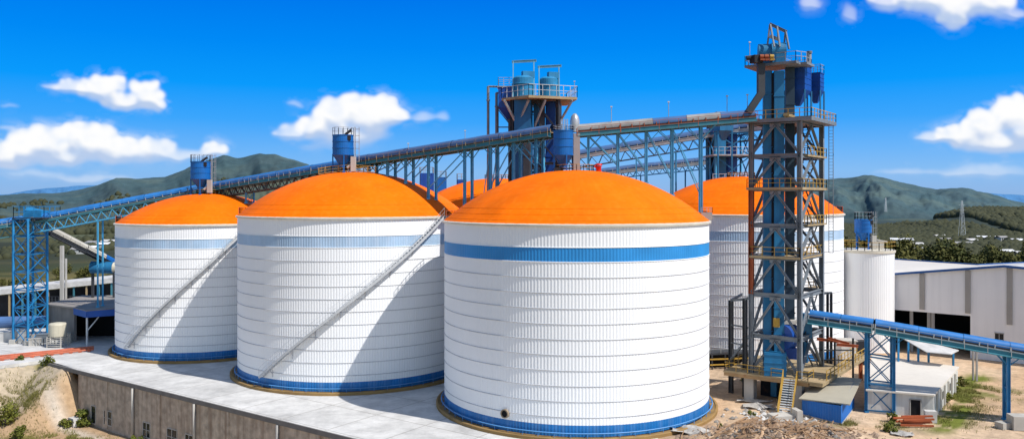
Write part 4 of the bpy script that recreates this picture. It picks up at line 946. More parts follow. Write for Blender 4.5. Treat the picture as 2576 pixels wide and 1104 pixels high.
# pointed dust hopper to its left + vertical pipes
S=thing('dust_collector','dark blue pointed dust hopper hanging on the left of the centre tower','dust collector',P(1275,318,95))
c=P(1274,250,95); w=.95; m=MB(); zt=P(0,222,95)[2]; zm=P(0,272,95)[2]; zb=P(0,308,95)[2]
q=lambda w,z,dx=0:[(c[0]-w+dx,c[1]-w,z),(c[0]+w+dx,c[1]-w,z),(c[0]+w+dx,c[1]+w,z),(c[0]-w+dx,c[1]+w,z)]
m.hexa(q(w,zm),q(w,zt)); m.build('body',DBLUE,S); m=MB(); m.hexa(q(.22,zb,.5),q(w,zm-.003)); m.build('cone',DBLUE,S)
m=MB(); m.hexa(q(w+.1,zt),q(w+.1,zt+.1)); m.rail([(x,y,zt+.1) for x,y,_ in q(w,0)],1.0,.6,.025,close=True); m.build('railing',RAILG,S)
for sx in (-1,1):
    m=MB(); m.beam((c[0]+sx*w,c[1]-w,zm),(c[0]+sx*w,c[1]-w,P(0,336,95)[2]),.12); m.build('leg',DSTEEL,S)
m=MB(); m.beam((c[0]-w,c[1]-w,zm-.3),(c[0]+w,c[1]-w,P(0,330,95)[2]),.09); m.beam((c[0]-w,c[1]-w,P(0,322,95)[2]),(c[0]+w,c[1]-w,P(0,322,95)[2]),.12); m.build('brace',DSTEEL,S)
for px,yt,lab in ((1228,218,'taller thin grey standpipe left of the centre tower'),(1249,234,'shorter grey standpipe beside the dust hopper')):
    p_=P(px,yt,95.5); S=thing('standpipe',lab,'pipe',(p_[0],p_[1],14)); m=MB(); m.tube((p_[0],p_[1],14),p_,.16,12); m.tube(p_,P(1263,yt+1,95.3),.11,10); m.build('pipe',STEEL,S)
    m=MB(); m.tube((p_[0],p_[1],p_[2]-1.7),(p_[0],p_[1],p_[2]-1.55),.22,12); m.build('flange',STEEL,S)

# blue machinery seen between the domes, farther back
for lab,x0,x1,yt,yb,Y,mt in (('dark blue hopper box between the middle domes, farther back',1057,1090,436,486,125,DBLUE),('second dark blue box beside it with a narrow top',1097,1122,446,492,126,BLUE),('blue bin seen low between the centre legs',1150,1172,452,486,126,DBLUE),
    ('slate blue casing group behind the right back dome',1800,1822,300,440,108,CBLUE),('taller blue casing nearest the steel tower, behind the right back dome',1826,1850,304,430,109,DBLUE),('grey-green casing at the far end of the navy conveyor',1780,1796,318,450,110,DSTEEL),('light blue hopper top under the conveyor junction left of the steel tower',1802,1838,312,330,104,CBLUE)):
    a=P(x0,yb,Y); b=P(x1,yt,Y); S=thing('back_hopper',lab,'hopper',((a[0]+b[0])/2,Y,a[2]-2))
    w=b[0]-a[0]; m=MB(); m.box(((a[0]+b[0])/2,Y,(a[2]+b[2])/2),w,w,b[2]-a[2],.2); m.build('body',mt,S)
    cxx=(a[0]+b[0])/2; m=MB(); m.hexa([(cxx-.2,Y-.2,a[2]-1.2),(cxx+.2,Y-.2,a[2]-1.2),(cxx+.2,Y+.2,a[2]-1.2),(cxx-.2,Y+.2,a[2]-1.2)],[(cxx-w*.45,Y-w*.45,a[2]),(cxx+w*.45,Y-w*.45,a[2]),(cxx+w*.45,Y+w*.45,a[2]),(cxx-w*.45,Y+w*.45,a[2])]); m.build('cone',mt,S)
    m=MB(); m.rail([(cxx-w/2,Y-w/2,b[2]),(cxx+w/2,Y-w/2,b[2]),(cxx+w/2,Y+w/2,b[2]),(cxx-w/2,Y+w/2,b[2])],.9,.8,.03,close=True); m.build('railing',RAILG,S)
    for sx in (-1,1):
        m=MB(); m.beam((cxx+sx*w*.48,Y-w*.4,a[2]),(cxx+sx*w*.48,Y-w*.4,0),.18); m.build('leg',CBLUE,S)
# steel bents behind, with railed platforms (background right of centre)
bc=P(1836,0,107); cn=[(bc[0]-2.3,105.5),(bc[0]+2.3,105.5),(bc[0]+2.3,110),(bc[0]-2.3,110)]
S=lattice_tower('pipe_bridge_tower','light blue steel trestle with pale platforms behind the right back dome',cn,12,[17.0,20.5,24,27],LBLUE,CBLUE,.26,.12,'x')
for z in (20.6,24.1):
    m=MB(); m.box((bc[0],107.6,z),5.6,5.4,.18); p_=m.build('platform',RAILG,S); m=MB(); m.rail([(bc[0]-2.7,105.1,z+.1),(bc[0]+2.7,105.1,z+.1),(bc[0]+2.7,110,z+.1)],.95,.8,.03); m.build('railing',RAILW,p_)
for i,(px,py,Y) in enumerate(((1170,330,82),(1445,206,93),(1538,270,75),(1682,258,75),(1829,243,75),(1886,108,74),(1880,240,74),(1027,362,86))):
    b=P(px,py,Y); h=(3.2,1.9,2.6,2.3,2.6,1.8,2.0,2.4)[i]
    lab=('mast lamp above the climbing conveyor between the domes','mast lamp at the right corner of the centre tower platform','mast lamp above the left half of the grey conveyor','mast lamp above the middle of the grey conveyor','mast lamp above the grey conveyor near the steel tower','mast lamp at the left edge of the steel tower head','mast lamp beside the bent duct of the steel tower','mast lamp near the start of the climbing conveyor')[i]
    S=thing('mast_lamp',lab,'lamp',(b[0],b[1],b[2]-h),'small lamps on thin masts'); m=MB(); m.tube((b[0],b[1],b[2]-h),b,.03,6); m.build('mast',RAILG,S); m=MB(); m.box((b[0],b[1],b[2]+.04),.18,.14,.1); m.build('lamp_head',RAILW,S)
# ------------------------------------------------------------------ right: small silo, warehouse, sheds
c=P(2183,627,100); cx,cy=c[0],100.0; R=2.98; zt=c[2]
S=thing('cement_silo','slim plain white silo with yellow railing between the tower and the warehouse','silo',(cx,cy,0))
m=MB(); m.lathe(cx,cy,[(R,0),(R,zt)],72); m.build('wall',WHITE,S,True)
m=MB()
for i in range(72):
    t=2*math.pi*i/72; x,y=cx+(R+.01)*math.cos(t),cy+(R+.01)*math.sin(t); m.beam((x,y,.2),(x,y,zt-.4),.03,.02)
m.build('wall_rib',WHITE,S)
m=MB(); m.lathe(cx,cy,[(R,zt-.35),(R+.14,zt-.3),(R+.16,zt),(.02,zt+.15)],72); m.build('top_deck',EAVE,S)
m=MB(); m.rail([(cx+(R+.1)*math.cos(t),cy+(R+.1)*math.sin(t),zt) for t in [i*math.pi/12 for i in range(24)]],1.0,.6,.04,close=True); m.build('railing',YEL,S)
m=MB(); m.box((cx+1.1,cy-.6,zt+.55),.9,.8,.9); m.tube((cx+.4,cy-.2,zt+1.3),(cx+2.3,cy-.2,zt+.9),.1); m.build('vent_box',CONCL,S)
bin_('small blue round bin on the yellow railed top of the slim white silo',2171,552,584,600,627,99.6,20,534,ladder=True)
# warehouse
def G(px,py,Y): return P(px,py,Y)
E=P(2244,690,99.6); Gx=P(2527,670,92.0); 
ud=nrm((Gx[0]-E[0],Gx[1]-E[1],0)); 
El=add(E,mul(ud,-16)); El=(El[0],El[1],E[2]-1.0); 
gr=add(Gx,mul(ud,26)); gr=(gr[0],gr[1],9.5)
S=thing('warehouse','large pale grey warehouse with blue roof trim and dark open bays','warehouse',((E[0]+Gx[0])/2,(E[1]+Gx[1])/2,0))
nn=(-ud[1],ud[0],0)  # into building
def wp(a,z,o=0): return (E[0]+ud[0]*a-nn[0]*o, E[1]+ud[1]*a-nn[1]*o, z)
LG=ln((Gx[0]-E[0],Gx[1]-E[1],0))
def ztop(a):
    if a<LG: return E[2]+(Gx[2]-E[2])*(a/LG) 
    return Gx[2]-(a-LG)*.06
def a_of(px):
    t=(px-HX)/F; return (t*E[1]-E[0])/(ud[0]-t*ud[1])
aR=a_of(2441); oz0=0; oz1=P(0,778,99.6)[2]
cols=[-16,a_of(2250)-.4,aR,LG,LG+26]
# upper wall over the bays + solid wall to the right
m=MB()
def panel(m,a0,a1,z0,z1f,th=.25):
    m.hexa([wp(a0,z0),wp(a1,z0),wp(a1,z0,-th),wp(a0,z0,-th)],[wp(a0,z1f(a0)),wp(a1,z1f(a1)),wp(a1,z1f(a1),-th),wp(a0,z1f(a0),-th)])
panel(m,-16,aR,oz1,ztop); panel(m,aR,LG,0,ztop); panel(m,LG,LG+26,0,ztop); m.build('wall',WALLG,S)
m=MB()
for px in (2292,2336,2346): a=a_of(px); m.beam(wp(a,0,-.15),wp(a,oz1,-.15),.28)
m.build('bay_column',PIPEG,S)
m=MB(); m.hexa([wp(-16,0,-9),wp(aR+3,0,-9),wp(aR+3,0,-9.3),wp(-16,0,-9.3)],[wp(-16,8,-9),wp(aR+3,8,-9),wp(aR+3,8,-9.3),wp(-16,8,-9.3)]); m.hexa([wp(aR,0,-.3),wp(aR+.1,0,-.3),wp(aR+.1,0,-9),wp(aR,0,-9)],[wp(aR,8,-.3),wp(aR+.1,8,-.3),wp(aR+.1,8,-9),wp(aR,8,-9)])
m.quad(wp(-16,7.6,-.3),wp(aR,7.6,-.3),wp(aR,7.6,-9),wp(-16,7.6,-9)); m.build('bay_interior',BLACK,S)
for px in (2320,2435,2540):
    a=a_of(px); z0=0 if px<2500 else P(0,815,92)[2]; z0=oz1+.3 if px<2440 else z0
    m=MB(); m.hexa([wp(a-.28,z0,.14),wp(a+.28,z0,.14),wp(a+.28,z0,.002),wp(a-.28,z0,.002)],[wp(a-.28,ztop(a)-.15,.14),wp(a+.28,ztop(a)-.15,.14),wp(a+.28,ztop(a)-.15,.002),wp(a-.28,ztop(a)-.15,.002)]); m.build('downpipe',PIPEG,S)
a=a_of(2503); zc=P(0,845,91)[2]-2.2+.0
m=MB(); z0,z1=P(0,852,93)[2],P(0,835,93)[2]
m.hexa([wp(a,z0,.03),wp(a+.85,z0,.03),wp(a+.85,z0,.0),wp(a,z0,.0)],[wp(a,z1,.03),wp(a+.85,z1,.03),wp(a+.85,z1,.0),wp(a,z1,.0)]); wn=m.build('window',GLASS,S)
m=MB(); m.beam(wp(a-.05,z1,.05),wp(a+.9,z1,.05),.1); m.beam(wp(a-.05,z0,.05),wp(a+.9,z0,.05),.1); m.beam(wp(a+.42,z0,.05),wp(a+.42,z1,.05),.06); m.build('frame',PIPEG,wn)
bl=P(2100,648,124); b1=P(2244,652,118); b2=P(2462,666.5,103); rr=P(2700,655,112); rg=wp(LG+26,ztop(LG+26)-.03,.3)
m=MB(); e0=wp(-16,ztop(-16)+.05,.35); e1=wp(0,ztop(0)+.05,.35); e2=wp(LG,ztop(LG)+.05,.35)
m.quad(e0,e1,b1,bl); m.quad(e1,e2,b2,b1); rf=m.build('roof',ROOFC,S)
m=MB(); m.quad(e2,(rg[0],rg[1],rg[2]+.1),rr,b2); m.build('roof',SCRAP,S)
m=MB(); 
for p_,q_ in ((e0,e1),(e1,e2),(e2,(rg[0],rg[1],rg[2]+.1)),(b1,b2),(b2,rr),(bl,b1)): m.beam(p_,q_,.22,.26)
m.build('roof_trim',TRIMB,rf)
m=MB(); m.hexa([(bl[0],bl[1],0),(b1[0],b1[1],0),(b1[0],b1[1]+.3,0),(bl[0],bl[1]+.3,0)],[add(bl,(0,0,-.1)),add(b1,(0,0,-.1)),add(b1,(0,.3,-.1)),add(bl,(0,.3,-.1))])
m.hexa([(b1[0],b1[1],0),(b2[0],b2[1],0),(b2[0],b2[1]+.3,0),(b1[0],b1[1]+.3,0)],[add(b1,(0,0,-.1)),add(b2,(0,0,-.1)),add(b2,(0,.3,-.1)),add(b1,(0,.3,-.1))]); m.build('rear_wall',WALLG,S)

# small blue shed with tan roof
rc=[P(2009,1001,69.6),P(2138,1016,66.6),P(2168,952,72.4),P(2075,942,75.2)]
S=thing('utility_shed','small bright blue corrugated shed with a tan sloping roof','shed',(26.0,68,0))
m=MB(); m.hexa([add(p_,(0,0,-.1)) for p_ in rc],rc); m.build('roof',ROOFB,S)
wl=[P(2017,1003,69.9),P(2114,1016,66.9),P(2140,1000,69.5),P(2140,958,72.0),P(2077,950,74.8)]
w3=[(rc[0][0]+.28,rc[0][1]+.0),(rc[1][0]-.72,rc[1][1]+.0),(rc[2][0]-.9,rc[2][1]-.5),(rc[3][0]+.3,rc[3][1]-.5)]
zr_=[rc[0][2]-.12,rc[1][2]-.12,rc[2][2]-.12,rc[3][2]-.12]
m=MB(); 
for i in range(4):
    j=(i+1)%4; a,b=w3[i],w3[j]; n=int(math.hypot(b[0]-a[0],b[1]-a[1])/.12); d=nrm((b[0]-a[0],b[1]-a[1],0)); s_=(d[1],-d[0],0)
    for k in range(n):
        t0,t1=k/n,(k+1)/n; o=.03 if k%2 else 0; o2=.0 if k%2 else .03
        p0=add((a[0]+(b[0]-a[0])*t0,a[1]+(b[1]-a[1])*t0,.13),mul(s_,o)); p1=add((a[0]+(b[0]-a[0])*t1,a[1]+(b[1]-a[1])*t1,.13),mul(s_,o2))
        m.quad(p0,p1,(p1[0],p1[1],zr_[i]+(zr_[j]-zr_[i])*t1),(p0[0],p0[1],zr_[i]+(zr_[j]-zr_[i])*t0))
m.build('wall',paint('shed_blue',(.01,.15,.52),.5,.12,.8,streak=.1),S)
m=MB(); m.prism([(w3[0][0]-.08,w3[0][1]-.08),(w3[1][0]+.08,w3[1][1]-.08),(w3[2][0]+.08,w3[2][1]+.08),(w3[3][0]-.08,w3[3][1]+.08)],-.3,.12); m.build('plinth',CONCL,S)

# low building with pale flat roof
rc=[P(2178,979,70.3),P(2351,998,68.6),P(2413,930,79.0),P(2194,893,85)]
rz=rc[1][2]; rc=[(p_[0],p_[1],z_) for p_,z_ in zip(rc,(2.05,2.0,2.2,2.2))]
S=thing('low_building','low white building with a flat cream roof behind the blue trestle','building',(35,74,0))
m=MB(); ov=.25; m.hexa([add(p_,(0,0,-.14)) for p_ in rc],rc); m.build('roof',ROOFC,S)
ctr=(sum(p_[0] for p_ in rc)/4,sum(p_[1] for p_ in rc)/4); wb=[(p_[0]+(ctr[0]-p_[0])*.03,p_[1]+(ctr[1]-p_[1])*.03) for p_ in rc]
m=MB(); m.prism(wb,-.2,1.84); m.build('wall',WPLAST,S)
def onw(i,t,z,o):
    a,b=wb[i],wb[(i+1)%4]; d=nrm((b[0]-a[0],b[1]-a[1],0)); s_=(d[1],-d[0],0); return (a[0]+(b[0]-a[0])*t+s_[0]*o,a[1]+(b[1]-a[1])*t+s_[1]*o,z)
m=MB(); m.hexa([onw(0,.66,0,.02),onw(0,.80,0,.02),onw(0,.80,0,.0),onw(0,.66,0,.0)],[onw(0,.66,1.4,.02),onw(0,.80,1.4,.02),onw(0,.80,1.4,0),onw(0,.66,1.4,0)]); dd=m.build('door',BLACK,S)
m=MB()
for a_,b_ in ((onw(0,.65,0,.05),onw(0,.65,1.45,.05)),(onw(0,.81,0,.05),onw(0,.81,1.45,.05)),(onw(0,.65,1.45,.05),onw(0,.81,1.45,.05))): m.beam(a_,b_,.08)
m.build('frame',PIPEG,dd)
for t in (.1,.25,.4,.55,.7,.85):
    m=MB(); m.beam(onw(1,t,.0,.06),onw(1,t,1.84,.06),.14); m.build('pilaster',CONCL,S)
for t in (.32,.62):
    m=MB(); m.quad(onw(1,t,.7,.01),onw(1,t+.06,.7,.01),onw(1,t+.06,1.4,.01),onw(1,t,1.4,.01)); m.build('window',GLASS,S)
m=MB(); q=P(2340,1052,67.6); m.box((q[0],q[1],.45),.9,.6,.95,-.2); solo(m,'water_box',SCRAP,'white box standing outside the door of the low building','box')
# white lean-to roof under the sloping conveyor
S=thing('canopy','white sloping canopy on blue posts behind the low building','canopy',(38,80,0))
q=[P(2250,838,84),P(2412,880,81),P(2392,890,78.6),P(2330,884,79.5)]
m=MB(); m.hexa([add(p_,(0,0,-.08)) for p_ in q],q); m.build('roof',SCRAP,S)
for px,py in ((2260,846),(2285,858),(2310,868),(2336,880),(2398,886)):
    p_=P(px,py,81.5); m=MB(); m.beam((p_[0],p_[1],0),(p_[0],p_[1],p_[2]-.1),.16); m.build('post',TBLUE,S)
m=MB(); q=P(2333,905,81)
for i in range(3): m.lathe(q[0]+(i-1)*1.2,q[1]+.5*i,[(1.5-.2*i,0),(1.2,.4),(.6,.8),(.02,1.05)],14)
solo(m,'sand_pile',SAND,'orange sand pile under the white canopy','sand pile',smooth=True)
# grey yard posts
for i,(px,y0,y1,Y) in enumerate(((2448,905,950,83),(2457,905,952,82.5))):
    p_=P(px,y1,Y); m=MB(); m.beam((p_[0],p_[1],0),(p_[0],p_[1],4.2),.16); solo(m,'post',PIPEG,('left of the two grey posts standing in the yard beyond the low building','right of the two grey posts standing in the yard beyond the low building')[i],'post')
# rubble etc
m=MB(); q=P(2300,1056,66.5)
for i in range(7):
    a=random.uniform(-.12,.12); c_=(q[0]+random.uniform(-.4,.4),q[1]+random.uniform(-.5,.5),.12+.09*i); m.beam((c_[0]-1.3,c_[1]-1.3*a,c_[2]),(c_[0]+1.3,c_[1]+1.3*a,c_[2]),.16,.14)
solo(m,'timber_stack',RUSTY,'rusty red-brown beams lying in front of the low building','timber',kind='stuff')
m=MB(); q=P(2574,1050,65.5); m.box((q[0]+.2,q[1],.55),2.4,1.2,1.1,-.1); m.box((q[0]-1.5,q[1]+.2,.25),.9,.8,.5,.3); solo(m,'concrete_block',CONCL,'pale concrete block at the roadside under the far blue leg','block')

# ------------------------------------------------------------------ left yard
K=(-56.5,104.8)
S=thing('drive_in_shed','grey concrete shed with flat roof and deep blue awning fascia beside the lattice tower','shed',(-57,108,0))
m=MB(); m.prism([(-61.4,107.2),(-56.55,104.75),(-56.4,105.05),(-61.25,107.5)],-.1,4.35); m.prism([(-61.4,107.6),(-61.1,107.6),(-61.1,116),(-61.4,116)],-.1,4.3); m.prism([(-61.0,115.7),(-50.2,115.7),(-50.2,116),(-61.0,116)],-.1,4.3); m.build('wall',paint('shed_concrete',(.24,.225,.21),.9,.25,.5,streak=.4,dirt=(.12,.11,.10),bump=.2),S)
m=MB(); m.prism([(-61.8,107.1),(-56.6,104.3),(-53.1,101.1),(-50.2,103.2),(-50.2,116.6),(-61.8,116.6)],4.36,4.56); m.build('roof',paint('shed_roof',(.30,.27,.24),.9,.25,.4,streak=0),S)
m=MB(); m.beam((-56.2,104.0,4.05),(-53.1,101.15,4.05),.1,.8); m.beam((-53.1,101.15,4.05),(-50.2,103.1,4.05),.1,.8); m.build('fascia',paint('fascia_blue',(.008,.08,.36),.5,.15,.8),S)
for x,y in ((-53.3,101.7),(-50.6,103.6)):
    m=MB(); m.beam((x,y,0),(x,y,3.7),.18); m.beam((x,y,1.9),(x+1.1,y+.8,3.6),.12); m.build('post',RAILW,S)
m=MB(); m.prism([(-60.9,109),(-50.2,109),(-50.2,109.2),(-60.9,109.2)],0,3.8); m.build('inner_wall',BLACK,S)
# tank and stand
c=P(145,862,101.5); S=thing('dosing_tank','squat cream plastic tank on a ribbed grey stand','tank',(c[0],c[1],0))
m=MB(); m.lathe(c[0],c[1],[(.02,1.3),(1.0,1.3),(1.02,1.4),(1.02,2.75),(.95,2.9),(.4,3.0),(.02,3.02)],26); m.build('tank',BEIGE,S,False)
m=MB()
for sx in (-1,1):
    for sy in (-1,1): m.beam((c[0]+sx*.85,c[1]+sy*.85,0),(c[0]+sx*.85,c[1]+sy*.85,1.3),.12)
for k in range(5): z=.2+.24*k; m.beam((c[0]-.85,c[1]-.87,z),(c[0]+.85,c[1]-.87,z),.07); m.beam((c[0]+.87,c[1]-.85,z),(c[0]+.87,c[1]+.85,z),.07)
m.build('stand',CONCL,S)
for i,(px,py,w,h,mt,lab) in enumerate(((20,858,1.7,1.2,SCRAP,'white cabinet at the far left of the lattice tower foot'),(52,860,1.2,1.5,RAILG,'grey cabinet between the legs of the lattice tower'),(88,868,1.2,.8,CONCL,'low concrete block at the front leg of the lattice tower'),(108,862,1.3,1.1,STEEL,'small grey pump frame left of the cream tank'),(170,862,.9,1.2,TUBEC,'small pale drum right of the cream tank'),(182,858,.7,1.0,PIPEG,'narrow grey cabinet beside the shed wall'),(160,852,1.0,1.1,CBLUE,'small blue machine behind the cream tank'))):
    Y=18.75*F/(py-HY); c=P(px,py,Y); m=MB(); m.box((c[0],c[1],h/2),w,w*.7,h,.2); 
    m.box((c[0],c[1],h+.04),w*1.06,w*.76,.08,.2); m.beam((c[0]-w*.3,c[1]-w*.36,h*.2),(c[0]-w*.3,c[1]-w*.36,h*.85),.05); solo(m,'equipment_box',mt,lab,'equipment box','equipment around the lattice tower foot')
m=MB(); c=P(106,856,103); m.rail([(c[0]-1.6,c[1]-1,0),(c[0]+1.0,c[1]-1.4,0),(c[0]+1.2,c[1]+.6,0)],.95,.5,.03); solo(m,'guard_rail',RAILG,'grey guard rail in front of the cream tank stand','railing')
# red ground pipes
for i,(y0,y1,r_) in enumerate(((899,872,.13),(903,876,.11),(894,869,.09))):
    a=P(-60,y0+5,18.5*F/(y0+5-HY)); b=P(236,y1+1,18.5*F/(y1+1-HY)); m=MB()
    mid=lerp(a,b,.5); mid=(mid[0],mid[1],.2); m.tube((a[0],a[1],.2),mid,r_,10); m.tube(mid,(b[0],b[1],.2),r_,10)
    for k in range(12): q=lerp((a[0],a[1],.08),(b[0],b[1],.08),(k+.5)/12); m.box(q,.3,.3,.16)
    solo(m,'ground_pipe',REDP,('nearest red-brown pipe lying along the left deck edge','middle red-brown pipe lying along the left deck edge','rear thin red-brown pipe lying along the left deck edge')[i],'pipe','red pipes along the deck edge')
# inclined white/blue tube gallery
pI=[P(122,590,108.5),P(210,634,112),P(300,680,117)]
conveyor('belt_conveyor','short conveyor, its round cover cream then blue, dropping from the lattice tower',pI,coversegs=[(TUBEC,0,7.2),(BLUE,7.2,30)],frame=DSTEEL,rails=DSTEEL,cr=.55,hw=.55,supports=[(.95,)],railside=(1,),walk=.45)
c=P(262,672,114); S=thing('drum','blue horizontal drum hopper below the dropping conveyor','tank',c); m=MB(); m.tube(add(c,(-1.8,0,0)),add(c,(1.2,.3,-.1)),.85,20); m.build('body',CBLUE,S); m=MB(); m.tube(add(c,(1.2,.3,-.1)),add(c,(1.9,.35,-.15)),.8,20,r2=.35); m.build('end_cap',BEIGE,S)
m=MB()
for dx in (-1.6,1.4): m.beam(add(c,(dx,0,-.7)),(c[0]+dx,c[1],0),.3)
m.build('leg',DSTEEL,S)
for i,(px,yt,yb) in enumerate(((156,618,760),(166,650,745))):
    p_=P(px,yt,118 if i==0 else 124); m=MB(); m.beam((p_[0],p_[1],0),p_,.42 if i==0 else .22); solo(m,'concrete_post',CONCL,('thick pale concrete post behind the lattice tower','thinner pale post beside the thick one, behind the lattice tower')[i],'post')
# long low covered gallery
S=thing('covered_gallery','long low gallery with a pale strip roof running behind the lattice tower','gallery',(-60,122,0))
a=P(-90,738,121); b=P(300,697,126); a2=add(a,(0,3.2,.3)); b2=add(b,(0,3.2,.3))
m=MB(); m.hexa([add(a,(0,0,-.15)),add(b,(0,0,-.15)),add(b2,(0,0,-.15)),add(a2,(0,0,-.15))],[a,b,b2,a2]); m.quad(add(a,(0,-.01,.0)),add(b,(0,-.01,.0)),add(b,(0,-.01,-.75)),add(a,(0,-.01,-.75))); m.build('roof',SCRAP,S)
for i in range(12):
    q=lerp(a,b,(i+.3)/12); m=MB(); m.beam((q[0],q[1]+.3,q[2]-.2),(q[0],q[1]+.3,0),.2); m.build('post',TEAL if i%3 else OCHRE,S)
m=MB(); m.hexa([(a[0],a[1]+3,0),(b[0],b[1]+3,0),(b[0],b[1]+3.2,0),(a[0],a[1]+3.2,0)],[(a[0],a[1]+3,a[2]-1),(b[0],b[1]+3,b[2]-1),(b[0],b[1]+3.2,b[2]-1),(a[0],a[1]+3.2,a[2]-1)]); m.build('rear_wall',DARK,S)
for i in range(3):
    q=lerp(a,b,.55+i*.14); m=MB(); m.box((q[0],q[1]+1,1.3),2.6,1.4,2.6,.1); m.rail([(q[0]-1.3,q[1]-.2,2.6),(q[0]+1.3,q[1]-.2,2.6)],.9,.5,.04); solo(m,'gallery_machine',DSTEEL,('leftmost dark machine under the long pale gallery roof','middle dark machine under the long pale gallery roof','dark machine under the long pale gallery roof nearest the small silo')[i],'machine')
m=MB(); c=P(5,812,115); m.tube((c[0]-6,c[1],.8),(c[0]+6,c[1]+2,.8),.8,16); solo(m,'blue_tank',TUBEN,'dark blue lying tube behind the foot of the lattice tower','tank')
# white box by the wall door
q=W(1.6,1.2,-5.5); m=MB(); m.box((q[0],q[1],-5.05),1.1,.8,.9,-.6); solo(m,'water_box',SCRAP,'white box beside the doorway at the foot of the stained wall','box')

# debris near the bottom
def chunk(m,x,y,z,s):
    n=6; k=len(m.v); pts=[(0,0,s*.7)]; 
    a0=random.uniform(0,6)
    base=[(math.cos(a0+i*1.05)*s*random.uniform(.6,1.1),math.sin(a0+i*1.05)*s*random.uniform(.6,1.1),random.uniform(-.2,.25)*s) for i in range(n)]
    m.v+=[(x+p[0],y+p[1],z+p[2]) for p in pts+base]; m.f+=[(k,k+1+i,k+1+(i+1)%n) for i in range(n)]
m=MB(); m2=MB(); m3=MB()
for i in range(1300):
    x=random.gauss(20.2,4.6); y=random.gauss(61.5,2.9)
    if math.hypot(x-5.8,y-74.5)<13.2 or y<55 or (x>26 and y>64): continue
    chunk(random.choice((m,m,m,m,m2)),x,y,hz(x,y),random.choice((.06,.1,.14,.2,.3)))
for i in range(160):
    x=random.gauss(22.3,1.7); y=random.gauss(68.8,1.1); 
    if math.hypot(x-5.8,y-74.5)<13.2: continue
    chunk(random.choice((m2,m3)),x,y,hz(x,y),random.choice((.1,.15,.25,.35)))
o=m.build('rubble',RUBBLE); tagm(o,'brown broken rubble heaped at the foot of the front silo','rubble',None,'stuff')
o=m2.build('rubble',GREYP); tagm(o,'grey broken scrap spread between the silo and the steel tower','rubble',None,'stuff')
o=m3.build('rubble',SCRAP); tagm(o,'white crumpled plastic scraps below the steel tower deck','scrap',None,'stuff')
m=MB()
for i in range(230):
    x=random.gauss(20.0,3.6); y=random.gauss(61.2,2.2)
    if math.hypot(x-5.8,y-74.5)<13.2 or y<55: continue
    a=random.gauss(.9,.7); l=random.uniform(.3,1.5); z0=hz(x,y)+.05; m.beam((x-l/2*math.cos(a),y-l/2*math.sin(a),z0+random.uniform(-.05,.25)),(x+l/2*math.cos(a),y+l/2*math.sin(a),z0+random.uniform(0,.45)),random.uniform(.03,.1),random.uniform(.03,.07))
o=m.build('debris',WOOD); tagm(o,'splintered wood and sticks strewn over the rubble heap','debris',None,'stuff')
sheets=[(1740,1084,1.8,1.1,.25,'large white sheet lying against the foundation of the front silo'),(1905,1020,1.5,.9,.15,'crumpled white sheet in the yard between silo and tower'),(2268,1088,.9,.7,.1,'small white sheet lying before the low building'),(1895,1006,1.7,.5,.1,'long pale sheet nearest the tower pier')]
for px,py,w,h,t,lab in sheets:
    Y=18.6*F/(py-HY); c=P(px,py,Y); z0=hz(c[0],c[1])+.12; m=MB(); n=10
    for j in range(n+1):
        for i in range(n+1):
            a,b=(i/n-.5),(j/n-.5); rr=1-.35*random.random()*(abs(a)>.4 or abs(b)>.4)
            m.v.append((c[0]+a*2*w*rr+b*.5,c[1]+b*2*h*rr-a*.6,z0+t*math.sin(a*9+b*4)*.5+t*random.random()*.5))
    for j in range(n):
        for i in range(n): k=j*(n+1)+i; m.f.append((k,k+1,k+n+2,k+n+1))
    solo(m,'tarpaulin',paint('old_sheet',(.46,.43,.39),.85,.35,2.0),lab,'tarpaulin','white sheets lying in the yard')
for i,(x0,y0,x1,y1) in enumerate(((1905,1100,1990,1050),(1925,1104,2010,1062),(1800,1096,1880,1040),(1870,1104,1905,1046),(1955,1104,1985,1074),(2050,1098,2140,1088),(1835,1062,1908,1040))):
    Ya,Yb=18.3*F/(y0-HY),18.3*F/(y1-HY); a,b=P(x0,y0,Ya),P(x1,y1,Yb); a=(a[0],a[1],hz(a[0],a[1])+.14); b=(b[0],b[1],hz(b[0],b[1])+.2)
    m=MB(); m.beam(a,b,.16,.08); lab=('longest timber plank pointing from the rubble to the stair plinth','second plank lying parallel beside the longest one','plank nearest the front silo foundation','short steep plank in the middle of the rubble','short plank just right of the rubble middle','plank lying before the blue shed','plank at the upper edge of the rubble')[i]
    solo(m,'plank',WOOD,lab,'plank','timber planks lying in the rubble')
# ------------------------------------------------------------------ plants
def leafmesh(m,c,r,n,s,flat=.8,clumps=7):
    cl=[]
    for k in range(clumps):
        t=random.uniform(0,6.283); ph=random.uniform(-.6,1); rr=r*random.uniform(.25,.72)
        cl.append((c[0]+rr*math.cos(t)*math.sqrt(1-min(1,abs(ph))**2*.6),c[1]+rr*math.sin(t)*math.sqrt(1-min(1,abs(ph))**2*.6),c[2]+ph*r*.55*flat,r*random.uniform(.28,.5)))
    for i in range(n):
        q=random.choice(cl); d=nrm((random.gauss(0,1),random.gauss(0,1),random.gauss(0,1))); k=q[3]*random.uniform(.55,1.05)
        p=(q[0]+d[0]*k,q[1]+d[1]*k,q[2]+d[2]*k*flat)
        a=nrm((random.gauss(0,1),random.gauss(0,1),random.gauss(0,.6))); b=nrm(cross(a,add(d,(0,0,.3)))); ss=s*random.uniform(.6,1.3)
        m.quad(add(p,mul(a,ss)),add(p,mul(b,ss*.6)),add(p,mul(a,-ss)),add(p,mul(b,-ss*.6)))
PROTO=[]
